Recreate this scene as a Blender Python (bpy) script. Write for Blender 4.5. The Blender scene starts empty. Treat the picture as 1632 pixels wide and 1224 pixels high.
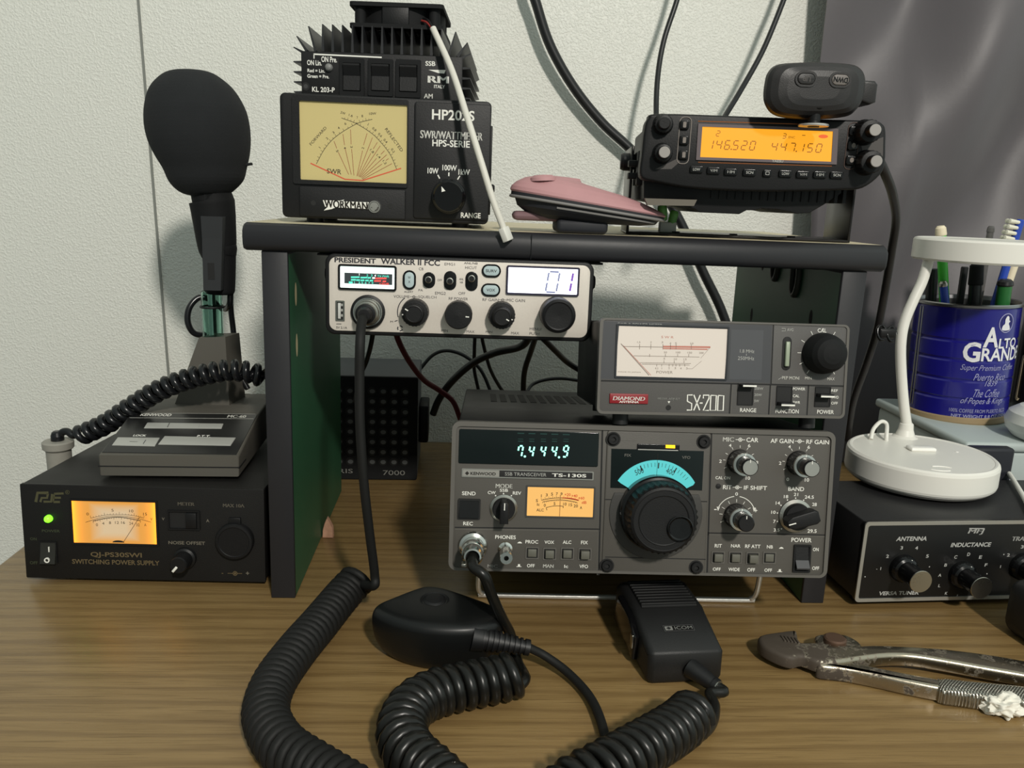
import bpy, bmesh, math, random
import numpy as np
from mathutils import Vector, Matrix
random.seed(7)
S = bpy.context.scene
COL = S.collection
PI = math.pi
R = math.radians

# ---------------------------------------------------------------- camera
CAM_P, CAM_PITCH, CAM_YAW, CAM_ROLL, CAM_F = Vector((.1316, -.5366, .2807)), .2218, .061, .0389, 1300.
_a = Vector((math.sin(CAM_YAW)*math.cos(CAM_PITCH), math.cos(CAM_YAW)*math.cos(CAM_PITCH), -math.sin(CAM_PITCH)))
_r = Vector((math.cos(CAM_YAW), -math.sin(CAM_YAW), 0)); _u = _r.cross(_a)
_R = _r*math.cos(CAM_ROLL)+_u*math.sin(CAM_ROLL); _U = _u*math.cos(CAM_ROLL)-_r*math.sin(CAM_ROLL)
cd = bpy.data.cameras.new('camera'); cam = bpy.data.objects.new('camera', cd); COL.objects.link(cam)
cd.sensor_width = 36; cd.lens = 36*CAM_F/1632; cd.clip_start = .02; cd.clip_end = 50
cam.matrix_world = Matrix(((_R.x, _U.x, -_a.x, CAM_P.x), (_R.y, _U.y, -_a.y, CAM_P.y), (_R.z, _U.z, -_a.z, CAM_P.z), (0, 0, 0, 1)))
S.camera = cam

# ---------------------------------------------------------------- light: soft room light and one ceiling lamp behind and right of the camera
w = bpy.data.worlds.new('room_light'); S.world = w; w.use_nodes = True
bg = w.node_tree.nodes['Background']
_n = w.node_tree; _tc = _n.nodes.new('ShaderNodeTexCoord'); _sx = _n.nodes.new('ShaderNodeSeparateXYZ'); _L = _n.links.new
_L(_tc.outputs['Generated'], _sx.inputs[0])
def _m(op, a, b):
    q = _n.nodes.new('ShaderNodeMath'); q.operation = op
    for i, v in enumerate((a, b)):
        if isinstance(v, (int, float)): q.inputs[i].default_value = v
        else: _L(v, q.inputs[i])
    return q.outputs[0]
_x = _m('MULTIPLY', _m('MAXIMUM', _sx.outputs[0], 0.), .55); _z = _m('MULTIPLY', _m('MAXIMUM', _sx.outputs[2], 0.), .30)   # bright side of the room on the right, pale ceiling above
_L(_m('ADD', _m('ADD', _x, _z), .22), bg.inputs[1]); bg.inputs[0].default_value = (.87, 1.0, .94, 1)

ld = bpy.data.lights.new('ceiling_lamp', 'AREA'); ld.shape = 'DISK'; ld.size = .16; ld.energy = 43; ld.color = (1, .95, .87)
lo = bpy.data.objects.new('ceiling_lamp', ld); COL.objects.link(lo); lo.location = (.62, -1.88, 1.47)
lo.rotation_euler = (Vector((.1, .15, .2))-Vector(lo.location)).to_track_quat('-Z', 'Y').to_euler()
S.view_settings.view_transform = 'Standard'; S.view_settings.look = 'None'
S.view_settings.gamma = 1; S.view_settings.use_curve_mapping = False; S.view_settings.exposure = 0.0

# ---------------------------------------------------------------- measuring helpers (photo pixel -> point on a real plane)
def ray(x, y): return _a+_R*((x-816)/CAM_F)-_U*((y-612)/CAM_F)
def at_z(x, y, z): d = ray(x, y); return CAM_P+d*((z-CAM_P.z)/d.z)
def at_y(x, y, Y): d = ray(x, y); return CAM_P+d*((Y-CAM_P.y)/d.y)
def at_x(x, y, X): d = ray(x, y); return CAM_P+d*((X-CAM_P.x)/d.x)
# ---------------------------------------------------------------- materials
def lin(c): return tuple((v/255/12.92 if v/255 <= .04045 else ((v/255+.055)/1.055)**2.4) for v in c[:3])+(1,)
MATS = {}
def mat(name, col, rough=.5, metal=0, emit=None, es=1., bump=0, bs=400, var=0, vs=60, coat=0, trans=0, ior=1.45, spec=.5, sheen=0):
    if name in MATS: return MATS[name]
    m = bpy.data.materials.new(name); m.use_nodes = True; nt = m.node_tree; b = nt.nodes['Principled BSDF']
    b.inputs['Base Color'].default_value = lin(col); b.inputs['Roughness'].default_value = rough; b.inputs['Metallic'].default_value = metal
    b.inputs['Coat Weight'].default_value = coat; b.inputs['Transmission Weight'].default_value = trans; b.inputs['IOR'].default_value = ior
    b.inputs['Specular IOR Level'].default_value = spec; b.inputs['Sheen Weight'].default_value = sheen
    if emit: b.inputs['Emission Color'].default_value = lin(emit); b.inputs['Emission Strength'].default_value = es
    tc = nt.nodes.new('ShaderNodeTexCoord')
    n = nt.nodes.new('ShaderNodeTexNoise'); n.inputs['Scale'].default_value = vs; n.inputs['Detail'].default_value = 4
    nt.links.new(tc.outputs['Object'], n.inputs['Vector'])
    if var:
        mx = nt.nodes.new('ShaderNodeMix'); mx.data_type = 'RGBA'
        c = lin(col); mx.inputs[6].default_value = tuple(v*(1-var) for v in c[:3])+(1,); mx.inputs[7].default_value = tuple(min(1, v*(1+var)) for v in c[:3])+(1,)
        nt.links.new(n.outputs['Fac'], mx.inputs[0]); nt.links.new(mx.outputs[2], b.inputs['Base Color'])
    else:                                                            # slight unevenness of the gloss
        mr = nt.nodes.new('ShaderNodeMapRange'); mr.inputs[3].default_value = max(0, rough-.05); mr.inputs[4].default_value = min(1, rough+.05)
        nt.links.new(n.outputs['Fac'], mr.inputs[0]); nt.links.new(mr.outputs[0], b.inputs['Roughness'])
    if bump:
        n2 = nt.nodes.new('ShaderNodeTexNoise'); n2.inputs['Scale'].default_value = bs; n2.inputs['Detail'].default_value = 3
        nt.links.new(tc.outputs['Object'], n2.inputs['Vector'])
        bp = nt.nodes.new('ShaderNodeBump'); bp.inputs['Strength'].default_value = bump; bp.inputs['Distance'].default_value = .0004
        nt.links.new(n2.outputs['Fac'], bp.inputs['Height']); nt.links.new(bp.outputs['Normal'], b.inputs['Normal'])
    MATS[name] = m; return m

# ---------------------------------------------------------------- mesh builder (units mm; local x right, y into the thing, z up)
_txt = {}
def glyphs(s, bold):
    k = (s, bold)
    if k in _txt: return _txt[k]
    if bold and 'M' in s:                                            # pointed M: thicken by two shifted copies
        v, f, sz = glyphs(s, 0.0); n = len(v); d = bold*.9
        _txt[k] = (np.vstack([v, v+np.array([2*d, .0])]), f+[tuple(a+n for a in q) for q in f], sz+np.array([2*d, 0])); return _txt[k]
    c = bpy.data.curves.new('t', 'FONT'); c.body = s; c.size = 1; c.offset = bold; c.resolution_u = 3
    o = bpy.data.objects.new('t', c); COL.objects.link(o)
    dg = bpy.context.evaluated_depsgraph_get(); e = o.evaluated_get(dg); me = e.to_mesh()
    v = np.array([(p.co.x, p.co.y) for p in me.vertices]).reshape(-1, 2); f = [tuple(p.vertices) for p in me.polygons]
    nz = [p.normal.z for p in me.polygons]; f = [q if z > 0 else q[::-1] for q, z in zip(f, nz)]
    e.to_mesh_clear(); bpy.data.objects.remove(o); bpy.data.curves.remove(c)
    lo, hi = v.min(0), v.max(0); v = (v-lo)
    _txt[k] = (v, f, hi-lo); return _txt[k]

def rr(x0, x1, z0, z1, r, n=5):
    r = min(r, abs(x1-x0)/2-1e-4, abs(z1-z0)/2-1e-4); o = []
    for cx, cz, a in ((x1-r, z1-r, 0), (x0+r, z1-r, 90), (x0+r, z0+r, 180), (x1-r, z0+r, 270)):
        for i in range(n+1):
            t = R(a+90*i/n); o.append((cx+r*math.cos(t), cz+r*math.sin(t)))
    return o
def ell(cx, cz, rx, rz=None, n=32):
    rz = rz or rx
    return [(cx+rx*math.cos(2*PI*i/n), cz+rz*math.sin(2*PI*i/n)) for i in range(n)]
def arc(cx, cz, r, a0, a1, n=24): return [(cx+r*math.cos(R(a0+(a1-a0)*i/n)), cz+r*math.sin(R(a0+(a1-a0)*i/n))) for i in range(n+1)]
def ccw(o):
    A = sum(o[i][0]*o[(i+1) % len(o)][1]-o[(i+1) % len(o)][0]*o[i][1] for i in range(len(o)))
    return list(o) if A > 0 else list(o)[::-1]
def inset(o, d):
    n = len(o); q = []
    for i in range(n):
        p0, p1, p2 = Vector(o[i-1]), Vector(o[i]), Vector(o[(i+1) % n])
        e1, e2 = (p1-p0), (p2-p1)
        if e1.length < 1e-6: e1 = e2
        if e2.length < 1e-6: e2 = e1
        e1.normalize(); e2.normalize()
        n1, n2 = Vector((-e1.y, e1.x)), Vector((-e2.y, e2.x)); b = n1+n2
        if b.length < 1e-6: b = n1
        b.normalize(); k = d/max(.4, b.dot(n1)); q.append(tuple(p1+b*k))
    return q
def smoothpts(pts, n=8, closed=False):
    """Catmull-Rom through points"""
    P = [Vector(p) for p in pts]; out = []; m = len(P)
    rng = range(m) if closed else range(m-1)
    for i in rng:
        if closed: a, b, c, d = P[i-1], P[i], P[(i+1) % m], P[(i+2) % m]
        else:
            b, c = P[i], P[i+1]; a = P[i-1] if i else b*2-c; d = P[i+2] if i+2 < m else c*2-b
        for k in range(n):
            t = k/n; out.append(.5*((2*b)+(c-a)*t+(2*a-5*b+4*c-d)*t*t+(3*b-a-3*c+d)*t**3))
    if not closed: out.append(P[-1])
    return out

class MB:
    def __init__(s, P=None): s.v = []; s.f = []; s.m = []; s.mats = []; s.M = None; s.P = P; s.e = -.08
    def mi(s, m):
        if m not in s.mats: s.mats.append(m)
        return s.mats.index(m)
    def add(s, vs, fs, m):
        k = len(s.v); i = s.mi(m)
        if s.M: vs = [s.M @ Vector(v) for v in vs]
        s.v += [tuple(v) for v in vs]; s.f += [tuple(a+k for a in f) for f in fs]; s.m += [i]*len(fs)
    def box(s, x0, x1, y0, y1, z0, z1, m, b=0, seg=2):
        bm = bmesh.new(); bmesh.ops.create_cube(bm, size=1)
        for v in bm.verts: v.co = Vector(((x0+x1)/2+v.co.x*(x1-x0), (y0+y1)/2+v.co.y*(y1-y0), (z0+z1)/2+v.co.z*(z1-z0)))
        if b: bmesh.ops.bevel(bm, geom=bm.edges[:], offset=b, segments=seg, affect='EDGES', profile=.5)
        bm.verts.index_update()
        s.add([v.co.copy() for v in bm.verts], [tuple(v.index for v in f.verts) for f in bm.faces], m); bm.free()
    def prism(s, o, y0, y1, m, ch=0, chb=0, side=None):
        """outline extruded from y0 (towards viewer) to y1; ch rounds the front rim, chb the back rim"""
        o = ccw(o); n = len(o); rings = []
        if ch:
            for a in (0, 30, 60): rings.append((inset(o, ch*(1-math.sin(R(a)))), y0+ch*(1-math.cos(R(a)))))
            rings.append((o, y0+ch))
        else: rings.append((o, y0))
        if chb:
            rings.append((o, y1-chb))
            for a in (60, 30, 0): rings.append((inset(o, chb*(1-math.sin(R(a)))), y1-chb*(1-math.cos(R(a)))))
        else: rings.append((o, y1))
        vs = []; fs = []
        for q, y in rings: vs += [(x, y, z) for x, z in q]
        for k in range(len(rings)-1):
            for i in range(n): j = (i+1) % n; fs.append((k*n+i, (k+1)*n+i, (k+1)*n+j, k*n+j))
        s.add(vs, [tuple(range(n)), tuple((len(rings)-1)*n+i for i in range(n))[::-1]], m); 
        k0 = len(s.v)-len(vs); i = s.mi(side or m); s.f += [tuple(a+k0 for a in f) for f in fs]; s.m += [i]*len(fs)
    def ring(s, oo, ii, y0, y1, m):
        oo, ii = ccw(oo), ccw(ii); n = len(oo)
        vs = [(x, y0, z) for x, z in oo]+[(x, y0, z) for x, z in ii]+[(x, y1, z) for x, z in oo]+[(x, y1, z) for x, z in ii]
        fs = []
        for i in range(n):
            j = (i+1) % n; fs += [(i, j, n+j, n+i), (i, 2*n+i, 2*n+j, j), (n+i, n+j, 3*n+j, 3*n+i), (2*n+i, 3*n+i, 3*n+j, 2*n+j)]
        s.add(vs, fs, m)
    def lathe(s, c, prof, m, axis=(0, -1, 0), n=32, rib=None, ax2=None):
        """prof: (radius, height[, material of the band to the next entry]); rib=(count, depth, first, last profile index)"""
        a = Vector(axis).normalized(); t = Vector(ax2) if ax2 else (Vector((1, 0, 0)) if abs(a.x) < .9 else Vector((0, 0, 1)))
        u = (t-a*t.dot(a)).normalized(); w_ = a.cross(u); c = Vector(c); rings = []
        for k, p in enumerate(prof):
            r, h = p[0], p[1]; ring = []
            for i in range(n):
                th = 2*PI*i/n; q = r
                if rib and rib[2] <= k <= rib[3]: q = r*(1-rib[1]*(.5+.5*math.cos(rib[0]*th)))
                ring.append(c+a*h+(u*math.cos(th)+w_*math.sin(th))*q)
            rings.append(ring)
        cur = m
        for k in range(len(prof)-1):
            if len(prof[k]) > 2: cur = prof[k][2]
            vs = rings[k]+rings[k+1]
            s.add(vs, [(i, (i+1) % n, n+(i+1) % n, n+i) for i in range(n)], cur)
        if prof[-1][0] > 1e-4: s.add(rings[-1], [tuple(range(n))], cur)
        if prof[0][0] > 1e-4: s.add(rings[0], [tuple(range(n))[::-1]], m)
    def tube(s, pts, r, m, n=8, sy=1.0):
        P = [Vector(p) for p in pts]; N = len(P)
        rs = r if isinstance(r, (list, tuple)) else [r]*N
        T = [(P[min(i+1, N-1)]-P[max(i-1, 0)]).normalized() for i in range(N)]
        u = T[0].orthogonal().normalized(); vs = []
        for i in range(N):
            u = (u-T[i]*u.dot(T[i])); u = u.normalized() if u.length > 1e-9 else T[i].orthogonal().normalized()
            w_ = T[i].cross(u)
            for k in range(n):
                th = 2*PI*k/n; vs.append(P[i]+(u*math.cos(th)+w_*math.sin(th)*sy)*rs[i])
        fs = [(i*n+k, i*n+(k+1) % n, (i+1)*n+(k+1) % n, (i+1)*n+k) for i in range(N-1) for k in range(n)]
        fs += [tuple(range(n))[::-1], tuple((N-1)*n+k for k in range(n))]
        s.add(vs, fs, m)
    def flat(s, o, m, y=None):
        y = s.e if y is None else y; o = ccw(o); s.add([(x, y, z) for x, z in o], [tuple(range(len(o)))], m)
    def line(s, pts, wd, m, y=None):
        y = s.e if y is None else y; P = [Vector((p[0], p[1])) for p in pts]; L = []; Rr = []
        for i in range(len(P)):
            t = P[min(i+1, len(P)-1)]-P[max(i-1, 0)]; t.normalize(); nn = Vector((-t.y, t.x))*wd/2; L.append(P[i]+nn); Rr.append(P[i]-nn)
        k = len(P); s.add([(p.x, y, p.y) for p in L+Rr], [(i, k+i, k+i+1, i+1) for i in range(k-1)], m)
    def text(s, t, x0, x1, z0, z1, m, y=None, bold=.012, rot=0, shear=0):
        y = s.e if y is None else y; v, f, sz = glyphs(t, bold)
        sx, sz_ = (x1-x0)/max(sz[0], 1e-6), (z1-z0)/max(sz[1], 1e-6)
        if t in ('I', '1', '|', '-', '.', 'l'): sx = min(sx, sz_*1.2)
        cx, cz = (x0+x1)/2, (z0+z1)/2; ca, sa = math.cos(R(rot)), math.sin(R(rot)); vs = []
        for a, b in v:
            dx, dz = (a-sz[0]/2)*sx, (b-sz[1]/2)*sz_; dx += shear*dz
            vs.append((cx+dx*ca-dz*sa, y, cz+dx*sa+dz*ca))
        s.add(vs, f, m)
    def seg(s, ch, x0, x1, z0, z1, wd, m, y=None, shear=.12):
        y = s.e if y is None else y; zm = (z0+z1)/2; g = wd*.5
        segs = {'a': ((x0+g, z1), (x1-g, z1)), 'b': ((x1, z1-g), (x1, zm+g)), 'c': ((x1, zm-g), (x1, z0+g)), 'd': ((x0+g, z0), (x1-g, z0)),
                'e': ((x0, zm-g), (x0, z0+g)), 'f': ((x0, z1-g), (x0, zm+g)), 'g': ((x0+g, zm), (x1-g, zm))}
        on = {'0': 'abcdef', '1': 'bc', '2': 'abged', '3': 'abgcd', '4': 'fgbc', '5': 'afgcd', '6': 'afgedc', '7': 'abc', 'n': 'fabc', '8': 'abcdefg', '9': 'abcdfg'}[ch]
        for k in on:
            p = [(x+shear*(z-zm), z) for x, z in segs[k]]; s.line(p, wd, m, y)
    # photo-measured variants: s.P maps a point measured on the photographed face to mm on that face
    def pt(s, x, y): return s.P(x, y)
    def tp(s, t, x0, y0, x1, y1, m, **k):
        xm, ym = (x0+x1)/2, (y0+y1)/2
        s.text(t, s.P(x0, ym)[0], s.P(x1, ym)[0], s.P(xm, y1)[1], s.P(xm, y0)[1], m, **k)
    def lp(s, pts, wd, m, y=None): s.line([s.P(*p) for p in pts], wd, m, y)
    def fp(s, pts, m, y=None): s.flat([s.P(*p) for p in pts], m, y)
    def rp(s, x0, y0, x1, y1):
        xm, ym = (x0+x1)/2, (y0+y1)/2
        return s.P(x0, ym)[0], s.P(x1, ym)[0], s.P(xm, y1)[1], s.P(xm, y0)[1]
    def build(s, name, parent=None, ang=46, **props):
        me = bpy.data.meshes.new(name)
        me.from_pydata([tuple(c*.001 for c in v) for v in s.v], [], s.f)
        for m in s.mats: me.materials.append(m)
        me.polygons.foreach_set('material_index', s.m); me.polygons.foreach_set('use_smooth', [True]*len(s.f))
        me.update(); me.set_sharp_from_angle(angle=R(ang))
        o = bpy.data.objects.new(name, me); COL.objects.link(o)
        if parent: o.parent = parent
        for k, v in props.items(): o[k] = v
        return o

class Face:
    """four measured corners of a flat face (TL, TR, BR, BL) and its size in mm -> mm from bottom centre"""
    def __init__(s, TL, TR, BR, BL, w, h, depth=530.):
        src = (TL, TR, BR, BL); dst = ((-w/2, h), (w/2, h), (w/2, 0), (-w/2, 0)); A = []; b = []
        for (x, y), (X, Y) in zip(src, dst):
            A += [[x, y, 1, 0, 0, 0, -X*x, -X*y], [0, 0, 0, x, y, 1, -Y*x, -Y*y]]; b += [X, Y]
        s.H = list(np.linalg.solve(np.array(A, float), np.array(b, float)))+[1.]; s.w = w; s.h = h; s.d = depth
    def __call__(s, x, y):
        H = s.H; k = H[6]*x+H[7]*y+1; return ((H[0]*x+H[1]*y+H[2])/k, (H[3]*x+H[4]*y+H[5])/k)
    def base(s, x, y, hgt):
        """foot of a knob whose front, hgt mm proud of the face, is seen at x, y"""
        f = hgt/s.d; return s(746+(x-746)*(1-f), 316+(y-316)*(1-f))

def thing(name, label, cat, loc=(0, 0, 0), rot=(0, 0, 0), group=None):
    o = bpy.data.objects.new(name, None); o.empty_display_size = .02; COL.objects.link(o)
    o.location = loc; o.rotation_euler = rot; o['label'] = label; o['category'] = cat
    if group: o['group'] = group
    return o
def tag(o, label, cat, group=None):
    o['label'] = label; o['category'] = cat
    if group: o['group'] = group
    return o
def helix(path, r, pitch, n=14, phase=0, r_end=None):
    """a coil wound round a smooth path (mm points)"""
    P = smoothpts(path, 24); L = [0]
    for i in range(1, len(P)): L.append(L[-1]+(P[i]-P[i-1]).length)
    tot = L[-1]; turns = tot/pitch; N = int(turns*n); out = []; u = None; k = 0
    for j in range(N+1):
        d = tot*j/N
        while k < len(P)-2 and L[k+1] < d: k += 1
        f = (d-L[k])/max(1e-9, L[k+1]-L[k]); p = P[k].lerp(P[k+1], f)
        t = (P[min(k+2, len(P)-1)]-P[max(k-1, 0)]).normalized()
        if u is None: u = t.orthogonal().normalized()
        u = (u-t*u.dot(t)).normalized(); w_ = t.cross(u); th = phase+2*PI*turns*j/N
        rr_ = r if r_end is None else r+(r_end-r)*j/N
        out.append(p+(u*math.cos(th)+w_*math.sin(th))*rr_)
    return out
def mm(v): return Vector(v)*1000

# shared finishes
K = mat('black_plastic', (19, 19, 20), .48, bump=.15, bs=900, spec=.35)
KM = mat('matte_black', (18, 19, 20), .75, bump=.2, bs=1200, spec=.3)
KG = mat('gloss_black', (12, 12, 13), .18)
KR = mat('black_rubber', (17, 17, 18), .5)
WH = mat('white_print', (225, 224, 216), .6)
GW = mat('grey_print', (160, 160, 155), .6)
CH = mat('chrome', (215, 215, 210), .18, 1)
AL = mat('brushed_aluminium', (185, 183, 176), .35, 1)
ST = mat('steel', (160, 158, 150), .3, 1)
# ---------------------------------------------------------------- room
def wall_mat(name, col, b1, s1):
    m = bpy.data.materials.new(name); m.use_nodes = True; nt = m.node_tree; b = nt.nodes['Principled BSDF']
    b.inputs['Base Color'].default_value = lin(col); b.inputs['Roughness'].default_value = .42; b.inputs['Specular IOR Level'].default_value = .45
    tc = nt.nodes.new('ShaderNodeTexCoord'); n = nt.nodes.new('ShaderNodeTexNoise'); n.inputs['Scale'].default_value = s1; n.inputs['Detail'].default_value = 2.5; n.inputs['Roughness'].default_value = .6
    mu = nt.nodes.new('ShaderNodeTexVoronoi'); mu.inputs['Scale'].default_value = s1*.35
    cr = nt.nodes.new('ShaderNodeMapRange'); cr.inputs[1].default_value = .42; cr.inputs[2].default_value = .7
    bp = nt.nodes.new('ShaderNodeBump'); bp.inputs['Strength'].default_value = b1; bp.inputs['Distance'].default_value = .0012
    nt.links.new(tc.outputs['Object'], n.inputs['Vector']); nt.links.new(n.outputs['Fac'], cr.inputs[0]); nt.links.new(cr.outputs[0], bp.inputs['Height']); nt.links.new(bp.outputs['Normal'], b.inputs['Normal'])
    return m
def solid(name, x0, x1, y0, y1, z0, z1, m, bev=0):
    b = MB(); b.box(x0*1000, x1*1000, y0*1000, y1*1000, z0*1000, z1*1000, m, bev); return b.build(name)
WALLB = wall_mat('textured_wall_paint', (222, 222, 214), .42, 430)
WALLL = wall_mat('smooth_wall_paint', (222, 223, 216), .10, 90)
solid('wall_back', -1.3, 1.6, .39, .43, -.75, 1.9, WALLB)['kind'] = 'structure'
_p, _q = at_y(220, 0, .389), at_y(268, 590, .389); _k = (_q.x-_p.x)/(_q.z-_p.z)     # thin joint strip between two wall panels
b = MB(); b.add([(1000*(_p.x+_k*(z-_p.z))+dx, y, z*1000) for z in (-.75, 1.9) for dx in (-1.2, 1.2) for y in (388.4, 389.9)], [(0, 2, 6, 4), (1, 5, 7, 3), (0, 4, 5, 1), (2, 3, 7, 6)], mat('grey_joint_strip', (128, 130, 124), .6))
b.build('trim_1')['kind'] = 'structure'
solid('floor', -1.3, 1.6, -1.2, .43, -.77, -.75, mat('grey_carpet', (110, 105, 100), .9, var=.2))['kind'] = 'structure'

def oak():
    m = bpy.data.materials.new('oak_laminate'); m.use_nodes = True; nt = m.node_tree; b = nt.nodes['Principled BSDF']; L = nt.links.new
    tc = nt.nodes.new('ShaderNodeTexCoord')
    def noise(sc, scale, det, rough=.55, dist=0):
        mp = nt.nodes.new('ShaderNodeMapping'); mp.inputs['Scale'].default_value = sc; L(tc.outputs['Object'], mp.inputs[0])
        n = nt.nodes.new('ShaderNodeTexNoise'); n.inputs['Scale'].default_value = scale; n.inputs['Detail'].default_value = det; n.inputs['Roughness'].default_value = rough; n.inputs['Distortion'].default_value = dist
        L(mp.outputs[0], n.inputs['Vector']); return n.outputs['Fac']
    def ramp(src, a, c, lo=0., hi=1.):
        r = nt.nodes.new('ShaderNodeMapRange'); r.inputs[1].default_value = a; r.inputs[2].default_value = c; r.inputs[3].default_value = lo; r.inputs[4].default_value = hi; L(src, r.inputs[0]); return r.outputs[0]
    mp = nt.nodes.new('ShaderNodeMapping'); mp.inputs['Scale'].default_value = (1.3, 11, 11); mp.inputs['Rotation'].default_value = (0, 0, .03); L(tc.outputs['Object'], mp.inputs[0])
    wv = nt.nodes.new('ShaderNodeTexWave'); wv.bands_direction = 'Y'; wv.inputs['Scale'].default_value = 2.2; wv.inputs['Distortion'].default_value = 7; wv.inputs['Detail'].default_value = 3; wv.inputs['Detail Scale'].default_value = .9
    L(mp.outputs[0], wv.inputs['Vector'])
    f1 = noise((7, 300, 80), 3.4, 5); f2 = noise((2.5, 26, 20), 4, 3, dist=.6); f3 = noise((1.5, 3, 1), 2, 2)
    def mixc(fac, a, c):
        x = nt.nodes.new('ShaderNodeMix'); x.data_type = 'RGBA'
        L(fac, x.inputs[0])
        for s_, v in ((6, a), (7, c)):
            if isinstance(v, tuple): x.inputs[s_].default_value = v
            else: L(v, x.inputs[s_])
        return x.outputs[2]
    c1 = mixc(ramp(f2, .3, .7), lin((138, 113, 73)), lin((120, 96, 59)))
    c2 = mixc(ramp(wv.outputs['Fac'], .62, .98, 0, .55), c1, lin((98, 75, 44)))
    c3 = mixc(ramp(f1, .53, .68, 0, .7), c2, lin((84, 63, 32)))
    c4 = mixc(ramp(f3, .35, .7, 0, .25), c3, lin((150, 124, 80)))
    L(c4, b.inputs['Base Color'])
    L(ramp(f1, .3, .7, .25, .38), b.inputs['Roughness'])
    bp = nt.nodes.new('ShaderNodeBump'); bp.inputs['Strength'].default_value = .12; bp.inputs['Distance'].default_value = .0006; L(f1, bp.inputs['Height']); L(bp.outputs['Normal'], b.inputs['Normal'])
    return m
OAK = oak()
d = thing('desk', 'wide oak-grained desk carrying all the radio gear against the wall', 'desk', (.4, .05, -.75))
b = MB(); b.box(-612, 900, -410, 338, 722, 750, OAK, 2); b.build('desktop', d)
for x in (-590, 860):
    b = MB(); b.box(x, x+20, -330, 320, 0, 722, OAK, 1); b.build('side_panel', d)
b = MB(); b.box(-570, 860, 300, 318, 350, 722, OAK, 1); b.build('back_panel', d)

# ---------------------------------------------------------------- hutch
GRN = mat('green_paint', (38, 88, 58), .5, var=.12, vs=20)
BLKV = mat('black_vinyl_edge', (34, 34, 37), .5, bump=.1, bs=300)
TOPM = mat('worn_beige_laminate', (196, 186, 156), .45, var=.08, vs=30)
OVAL = mat('pale_oval_hole', (205, 190, 150), .6)
h = thing('riser_shelf', 'dark two-legged riser shelf with green inner sides over the radios', 'shelf', (.2, 0, 0))
def side(x0, x1, inner, oval=True):
    b = MB(); b.box(x0, x1, 0, 217, 0, 243, BLKV, .6)
    s_ = 1 if inner > 0 else -1; xi = x1 if s_ > 0 else x0
    b.add([(xi+.12*s_, 2, 1), (xi+.12*s_, 215, 1), (xi+.12*s_, 215, 241), (xi+.12*s_, 2, 241)], [(0, 1, 2, 3) if s_ < 0 else (3, 2, 1, 0)], GRN)
    return b, xi, s_
def ovalf(b, xi, s_, yc, zc, ry, rz, m, o=.2):
    q = [(xi+o*s_, yc+ry*math.cos(2*PI*i/20), zc+rz*math.sin(2*PI*i/20)) for i in range(20)]
    b.add(q, [tuple(range(20)) if s_ > 0 else tuple(range(20))[::-1]], m)
b, xi, s_ = side(-200, -183.3, 1)
ovalf(b, xi, s_, 22, 213, 3.2, 8, OVAL); ovalf(b, xi, s_, 22, 178, 3.2, 8, OVAL)
b.build('side_panel', h)
b, xi, s_ = side(183.3, 200, -1)
for yc, zc in ((42, 205), (150, 236), (165, 190)): ovalf(b, xi, s_, yc, zc, 3, 6, KM)
b.build('side_panel', h)
def hook(y, z):
    o = [Vector((183.3, y, z+14)), Vector((181.8, y-5, z+12))]
    b = MB(); pts = [(0, 0, 0)]
    ring = smoothpts([(182, y+6*math.cos(2*PI*i/12), z+14*math.sin(2*PI*i/12)) for i in range(12)], 4, True); ring.append(ring[0])
    b.tube(ring, 2.4, mat('bronze_grey_plastic', (66, 68, 60), .5)); b.build('oval_hanger', h)
hook(75, 232); hook(118, 240)
def board():
    b = MB(); o = []                                                 # section in y,z, rounded front edge, swept along x
    z0, z1 = 243.1, 260.6
    sec = [(225, z0), (225, z1), (1, z1), (-3, z1-1.5), (-5, z1-5), (-5.4, z1-9), (-5, z0+4), (-3.4, z0+1.2), (-1, z0)]
    xs = [(-210.5, 0), (210.5, 0)]
    n = len(sec); vs = []
    for x in (-210.5, -208.8, 208.8, 210.5):
        for y, z in sec:
            sh = 1.2 if abs(x) > 210 else 0
            vs.append((x, y+(sh if y < 0 else 0), z+(-sh if z > 258 else (sh if z < 244 else 0))))
    for k in range(3):
        for i in range(n):
            j = (i+1) % n; top = (i == 1)
            b.add([vs[k*n+i], vs[k*n+j], vs[(k+1)*n+j], vs[(k+1)*n+i]], [(0, 3, 2, 1)], TOPM if top else BLKV)
    b.add(vs[:n], [tuple(range(n))], BLKV); b.add(vs[3*n:], [tuple(range(n))[::-1]], BLKV)
    b.line([(-27, z0+.5), (-27, z1-1)], .5, KG, -5.6)               # joint in the edge strip
    o_ = b.build('top_board', h, 60); bm = bmesh.new(); bm.from_mesh(o_.data); bmesh.ops.remove_doubles(bm, verts=bm.verts[:], dist=1e-6); bm.to_mesh(o_.data); bm.free(); o_.data.set_sharp_from_angle(angle=R(50))
board()
b = MB(); b.M = Matrix.Translation((-181.6, 108, 0))
b.prism([(-1, 0), (8, 0), (7.4, 9), (4.5, 15), (3, 17.5), (1, 13), (-.6, 7)], -3, 3, mat('raw_pinkish_wood', (206, 158, 130), .85, var=.25, vs=300), 1)
b.build('wooden_wedge', h)

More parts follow.
